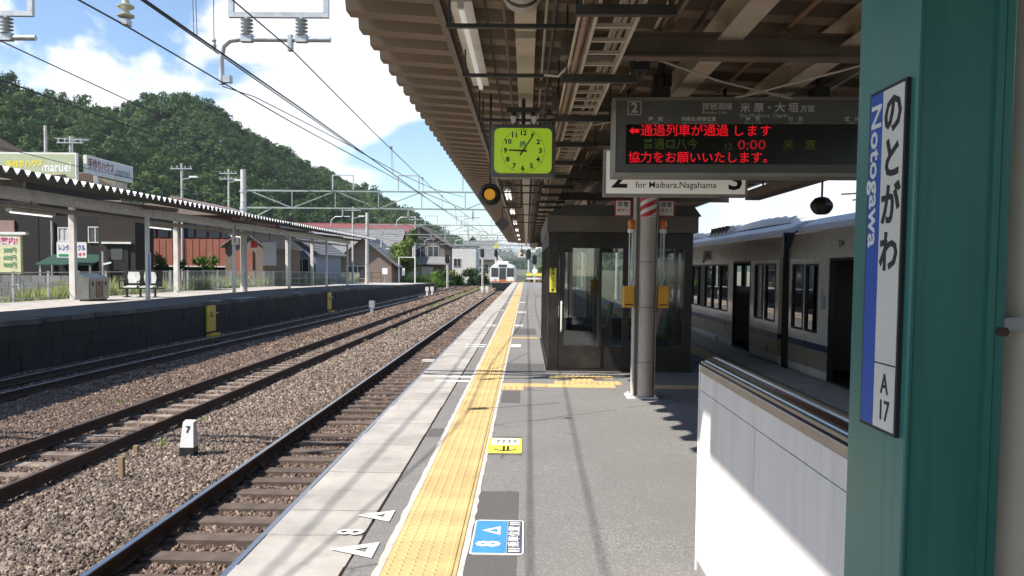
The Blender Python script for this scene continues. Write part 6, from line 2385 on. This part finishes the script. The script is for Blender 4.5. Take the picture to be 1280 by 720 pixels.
MB().prism([(115.8, 1.9), (117.99, 2.9), (117.99, 3.05), (115.8, 2.05)], -18.9, -10.7, 'x').build('porch_roof', 'roof_tile', bh)
for x in (-18.5, -14.6, -11.1):
    MB().box(x - .08, x + .08, 115.95, 116.1, -0.8, 1.93).build('porch_post', 'wall_brown', bh)
MB().box(-16.6, -13, 116.2, 117.9, -.8, 1.6).build('porch_wall', 'plaster', bh)
wbd = thing('white_building', 'plain white flat roofed building right of the gabled brown house', 'building', (-10, 140, -1), 'houses beyond the opposite platform')
MB().box(-12.8, -8.2, 136, 146, -1, 5.0).build('wall', 'plaster_white', wbd)
MB().box(-13, -8, 135.8, 146.2, 5.01, 5.25).build('roof', 'galv', wbd)
window(wbd, -11.8, -10.6, 1.6, 3.0, y=136)
hw = ['dark roofed house right of the white building', 'second dark roofed house right of the white building', 'brown house half hidden behind the signals', 'small far house with dark roof near the arriving train']
for i, (xa, xb, ya_, zb, zw, zr, w, r_) in enumerate(((-11.5, -6.2, 156, -1, 3.4, 6.4, 'plaster', 'roof_tile'), (-14.5, -8.5, 178, -1, 4.6, 8.0, 'wall_brown', 'roof_tile'), (-14.0, -9.2, 190, -1, 2.6, 5.0, 'wall_brown', 'roof_brown'), (-11, -6, 215, -1, 3.6, 6.4, 'plaster_white', 'roof_tile'))):
    gable_house('house', hw[i], xa, xb, ya_, ya_ + 9, zb, zw, zr, w, r_, 'x' if i % 2 == 0 else 'y', .6, wins=((xa + .8, xa + 2.2, zb + 1.8, zb + 3.2), (xb - 2.2, xb - .8, zb + 1.8, zb + 3.2)))
gable_house('house', 'far white gabled house with blue grey roof right of the arriving train', 0.4, 6.4, 150, 160, -1, 2.4, 5.2, 'plaster_white', 'roof_tile', 'y', .6, wins=((1.4, 2.6, 0.4, 1.8),), group='houses at the far end of the line')

# ================================================================== POLES, SIGNALS AND SMALL LINESIDE THINGS
def utility_pole(x, y, z0, z1, label, arms=1, lamp=False, r=0.11, m='pole'):
    p = thing('utility_pole', label, 'pole', (x, y, z0), 'poles beyond the opposite platform')
    MB().tube([(x, y, z0), (x, y, z1)], [r, r * .75], 10).build('shaft', m, p, True)
    for i in range(arms):
        MB().bar((x - .8, y - .1, z1 - .4 - i * .5), (x + .8, y - .1, z1 - .4 - i * .5), 0.07).build('cross_arm', 'galv', p)
        mb = MB()
        for s in (-.7, -.3, .3, .7):
            mb.lathe([(0.03, z1 - .36 - i * .5), (0.06, z1 - .3 - i * .5), (0.04, z1 - .2 - i * .5)], (x + s, y - .1, 0), 8)
        mb.build('insulator', 'porcelain', p)
    if lamp:
        MB().bar((x, y - .05, z1 - 1.2), (x + .9, y - .05, z1 - 1.0), 0.06).build('lamp_arm', 'galv', p)
        MB().cham(x + .6, x + 1.2, y - .18, y + .05, z1 - 1.05, z1 - .93, .03).build('lamp_head', 'white', p)
    return p


for i, (px, py, z0, z1, a, lm) in enumerate(((-29, 50.5, 6.3, 9.8, 0, False), (-25.5, 62, 0, 9.0, 1, True), (-28.3, 52, 6.3, 9.4, 1, False), (-27, 76, 0, 10.2, 2, True), (-17.6, 85, -.5, 7.6, 1, True), (-13.4, 101, -1, 7.6, 1, True), (-12.2, 126, -1, 8.0, 2, False),
                                             (-10.4, 150, -1, 8.5, 1, False), (-9.5, 172, -1, 8.0, 1, False), (-16.6, 96, -1, 4.6, 0, True))):
    utility_pole(px, py, z0, z1, ['thin pole rising behind the left rooftop sign', 'pole with cross arm against the hill right of the store', 'short aerial pole on the store roof', 'pole with street lamp before the hill between store and gantry post',
                                  'pole with a white lamp behind the far opposite canopy', 'pole beside the bushy tree', 'pole standing against the gabled brown house', 'pole right of the white building', 'far pole among the dark roofs', 'short lamp pole at the end of the opposite platform'][i], a, lm)
ar = thing('roof_aerial', 'comb shaped television aerial above the left rooftop sign', 'aerial', (-28.5, 51.5, 6.9))
mb = MB().tube([(-27.9, 51.5, 6.9), (-27.9, 51.5, 9.3)], 0.025, 6)
mb.bar((-29.0, 51.5, 9.2), (-26.9, 51.5, 9.1), 0.05)
for i in range(7):
    mb.bar((-28.9 + i * .32, 51.2, 9.2), (-28.9 + i * .32, 51.8, 9.2), 0.025)
mb.build('mast', 'galv', ar)
for i, (x, y, z, lab) in enumerate(((-6.2, 118, 3.6, 'black lineside signal head left of the arriving train'), (-9.8, 104, 2.6, 'black lineside signal beside the white building'), (-4.9, 135, 3.9, 'signal with a yellow board far left of the arriving train'), (0.25, 100, 3.2, 'black signal on a white mast beyond our platform end'), (1.0, 104, 2.6, 'second black signal on a white mast beyond our platform end'))):
    s = thing('lineside_signal', lab, 'signal', (x, y, -1.2), 'signals along the line')
    MB().tube([(x, y, -1.3), (x, y, z)], 0.08, 8).build('mast', 'white_dirty', s)
    MB().prism(rrect(x - .28, x + .28, z - .6, z + .6, .27, 4), y - .2, y - .1, 'y').build('head', 'black', s)
    for q in (-.3, 0, .3):
        MB().lathe([(0.10, y - .34), (0.11, y - .34), (0.11, y - .201), (0.10, y - .201)], (x, 0, z + q), 10, 'y').build('hood', 'black', s)
    if i == 2:
        MB().prism([(x - .5, z + .9), (x + .5, z + .9), (x, z + 1.8)], y - .2, y - .15, 'y').build('yellow_board', 'sticker_yellow', s)
    MB().box(x + .12, x + .18, y - .06, y + .06, -1.2, z).build('ladder', 'galv', s)
bar_ = thing('end_barrier', 'orange and white barrier closing the far end of our platform', 'barrier', (1.2, 91, 0))
for x in (0.2, 1.3, 2.4):
    MB().cham(x - .06, x + .06, 90.9, 91.1, 0, 1.1, .02).build('post', 'train_orange', bar_)
MB().box(0.0, 2.6, 90.8, 90.88, 0.75, 1.0).build('board', 'sticker_yellow', bar_)
MB().box(0.0, 2.6, 90.8, 90.88, 0.35, 0.5).build('board', 'white', bar_)
mr_ = thing('round_notice', 'small white round notice at the far platform end', 'sign', (-0.35, 90.5, 0))
MB().tube([(0.9, 90.4, 0), (0.9, 90.4, 1.2)], 0.03, 6).build('post', 'galv', mr_)
MB().lathe([(0.30, 90.30), (0.30, 90.34)], (0.9, 0, 1.25), 16, 'y').build('disc', 'white', mr_)
for i, (x, y, h, w) in enumerate(((-13.2, 92.8, 2.6, 1.8),)):
    p = thing('pipe_frame', 'white pipe frame with hanging boxes at the opposite platform end', 'frame', (x, y, -.2))
    MB().tube([(x - w / 2, y, -.3), (x - w / 2, y, h), (x + w / 2, y, h), (x + w / 2, y, -.3)], 0.07, 8).build('frame', 'white', p)
    MB().box(x - .55, x - .25, y - .1, y + .1, 0.6, 1.4).build('box', 'white', p)
fnb = thing('end_fence', 'small dark railing at the end of the opposite platform', 'fence', (-16, 90, -.2))
for x in (-17.6, -16.6, -15.6):
    MB().bar((x, 90, -.2), (x, 90, .95), 0.06).build('post', 'rail_rust', fnb)
for z in (0.4, 0.9):
    MB().bar((-17.6, 90.05, z), (-15.6, 90.05, z), 0.05).build('rail', 'rail_rust', fnb)
sn = thing('white_notice', 'small white square notice by the bushy tree', 'sign', (-15, 89, -.2))
MB().bar((-15, 89, -.2), (-15, 89, .8), .05).build('post', 'galv', sn)
MB().box(-15.28, -14.72, 88.9, 88.96, .75, 1.4).build('plate', 'white', sn)

# ================================================================== PLANTS
def bush(name, label, cat, centers, radii, leaves, leaf, mat, trunk=None, group=None, seed=1, squash=0.95, tints=None):
    rg = np.random.default_rng(seed)
    base = trunk[0] if trunk else (centers[0][0], centers[0][1], centers[0][2] - radii[0])
    t = thing(name, label, cat, base, group)
    V, F, T = leaf_cloud(rg, centers, radii, leaves, leaf, squash, 0.35, tints)
    o = bpy.data.objects.new('crown', np_mesh('crown', V - np.array(base), F, mat, T))
    o.parent = t
    COL.objects.link(o)
    if trunk:
        mb = MB().tube(trunk, [trunk_r * 1.0 for trunk_r in np.linspace(0.14, 0.04, len(trunk))], 8)
        for c in centers[:5]:
            mb.tube([trunk[1], tuple(np.array(trunk[1]) * .4 + np.array(c) * .6), c], [0.05, 0.03, 0.015], 5)
        mb.build('trunk', 'bark', t)
    return t


rg = random.Random(5)
cs = [(-14.1 + rg.uniform(-1.3, 1.3), 95 + rg.uniform(-1, 1), 1.2 + i * 0.36 + rg.uniform(-.3, .3)) for i in range(12)]
bush('bushy_tree', 'bright green bushy tree at the end of the opposite platform', 'tree', cs, [1.15 - 0.05 * i for i in range(12)], 230, 0.16, 'leaf', [(-14.1, 95, -.8), (-14.0, 95, .8), (-14.2, 95, 3.5)], seed=3)
# weeds between the fence and the buildings: tufts too many to count
def weeds(name, label, spots, blades, h0, h1, mat, seed):
    rg = np.random.default_rng(seed)
    V, F, T = [], [], []
    b0 = 0
    for x, y, z, s in spots:
        n = blades
        a = rg.uniform(0, 6.28, n)
        rr_ = rg.uniform(0, .35, n) * s
        bx, by = x + rr_ * np.cos(a), y + rr_ * np.sin(a)
        h = rg.uniform(h0, h1, n) * s
        le = rg.uniform(0.05, .35, n) * s
        d = rg.uniform(0, 6.28, n)
        w = rg.uniform(.012, .035, n)
        px_, py_ = -np.sin(d) * w, np.cos(d) * w
        lx, ly = np.cos(d) * le, np.sin(d) * le
        z_ = np.full(n, z)
        q = np.stack([np.stack([bx - px_, by - py_, z_], -1), np.stack([bx + px_, by + py_, z_], -1),
                      np.stack([bx + lx * .5 + px_ * .8, by + ly * .5 + py_ * .8, z_ + h * .6], -1), np.stack([bx + lx, by + ly, z_ + h], -1)], 1)
        V.append(q.reshape(-1, 3))
        F.append(np.arange(n * 4).reshape(-1, 4) + b0)
        b0 += n * 4
        T.append(np.repeat(np.clip(rg.random() * .6 + .3 * rg.random(n), 0, 1), 4))
    o = bpy.data.objects.new(name, np_mesh(name, np.concatenate(V), np.concatenate(F), mat, np.concatenate(T)))
    o['kind'] = 'stuff'
    o['label'] = label
    COL.objects.link(o)


sp = []
for i in range(520):
    y = rg.uniform(36, 92)
    sp.append((rg.uniform(-20.6, -18.4), y, -0.3, rg.uniform(.7, 1.35)))
weeds('weeds', 'tall pale green weeds growing along the wire fence', sp, 55, .5, 1.05, 'weed', 2)
sp = [(rg.uniform(-20.0, -18.5), rg.uniform(31.5, 34.5), -.25, rg.uniform(.7, 1.1)) for i in range(28)]
weeds('weeds', 'clump of pale weeds behind the fence left of the litter bin', sp, 60, .45, 0.95, 'weed', 4)
sp = []
for i in range(420):
    y = rg.uniform(96, 175)
    sp.append((t3(y) - 2.2 - abs(rg.gauss(0, 2.0)), y, -1.3, rg.uniform(.8, 2.0)))
weeds('grass', 'rough green grass beside the tracks beyond the opposite platform', sp, 60, .5, 1.2, 'leaf', 6)
sp = []
for i in range(300):
    y = rg.uniform(55, 125)
    sp.append((t2(y) + rg.choice((-1, 1)) * rg.uniform(.0, .5), y, -1.22, rg.uniform(.25, .6) * (1 if y > 70 else .6)))
weeds('grass', 'yellowish grass growing between the far rails of the middle track', sp, 30, .2, .5, 'weed', 8)
sp = [(rg.choice((t1(q), t2(q))) + rg.choice((-1, 1)) * rg.uniform(.7, 1.5), q, -1.22, rg.uniform(.12, .3)) for q in [rg.uniform(12, 60) for _ in range(34)]]
weeds('weeds', 'sparse little weeds sprouting in the ballast', sp, 22, .3, .8, 'weed', 12)
for i, (x, y, z, r_, lab) in enumerate(((-24.5, 57.5, 1.5, 1.0, 'light green bush rising before the red factory wall'), (-22.6, 58, 1.4, .9, 'second light green bush before the red factory wall'), (-20.4, 72, .9, 1.0, 'bush growing by the low shed'), (-7.5, 140, .6, 1.8, 'green bush beside the far signals'),
                                        (-10.8, 112, .3, 1.6, 'bright green bush at the foot of the gabled house'), (1.8, 112, .8, 1.7, 'green bush beyond our platform end'), (-8.2, 122, .2, 1.4, 'low green bush right of the gabled house'), (4.0, 125, 1.6, 2.4, 'dark green bush by the far white house'))):
    cs = [(x + rg.uniform(-1, 1) * r_ * .8, y + rg.uniform(-.6, .6), z + rg.uniform(-.9, .5) * r_) for _ in range(7)]
    bush('bush', lab, 'bush', cs, [r_ * rg.uniform(.35, .6) for _ in range(7)], 130, 0.11 * (1 if y < 80 else 1.6), 'leaf', None, 'bushes along the line', seed=20 + i)

# ---- thin summer haze over the whole place
hz = MB().box(-2600, 2600, -400, 3600, -3.0, 160).build('haze', 'white')
k = NT('haze')
k.n.remove(k.b)
pv = k.node('ShaderNodeVolumePrincipled')
pv.inputs['Color'].default_value = (0.88, 0.93, 1.0, 1)
pv.inputs['Density'].default_value = 0.00011
pv.inputs['Anisotropy'].default_value = 0.2
k.l.new(pv.outputs[0], k.n['Material Output'].inputs['Volume'])
hz.data.materials.clear()
hz.data.materials.append(k.m)
hz['kind'] = 'stuff'
hz['label'] = 'thin pale haze in the air over the valley'

texts_to_meshes()
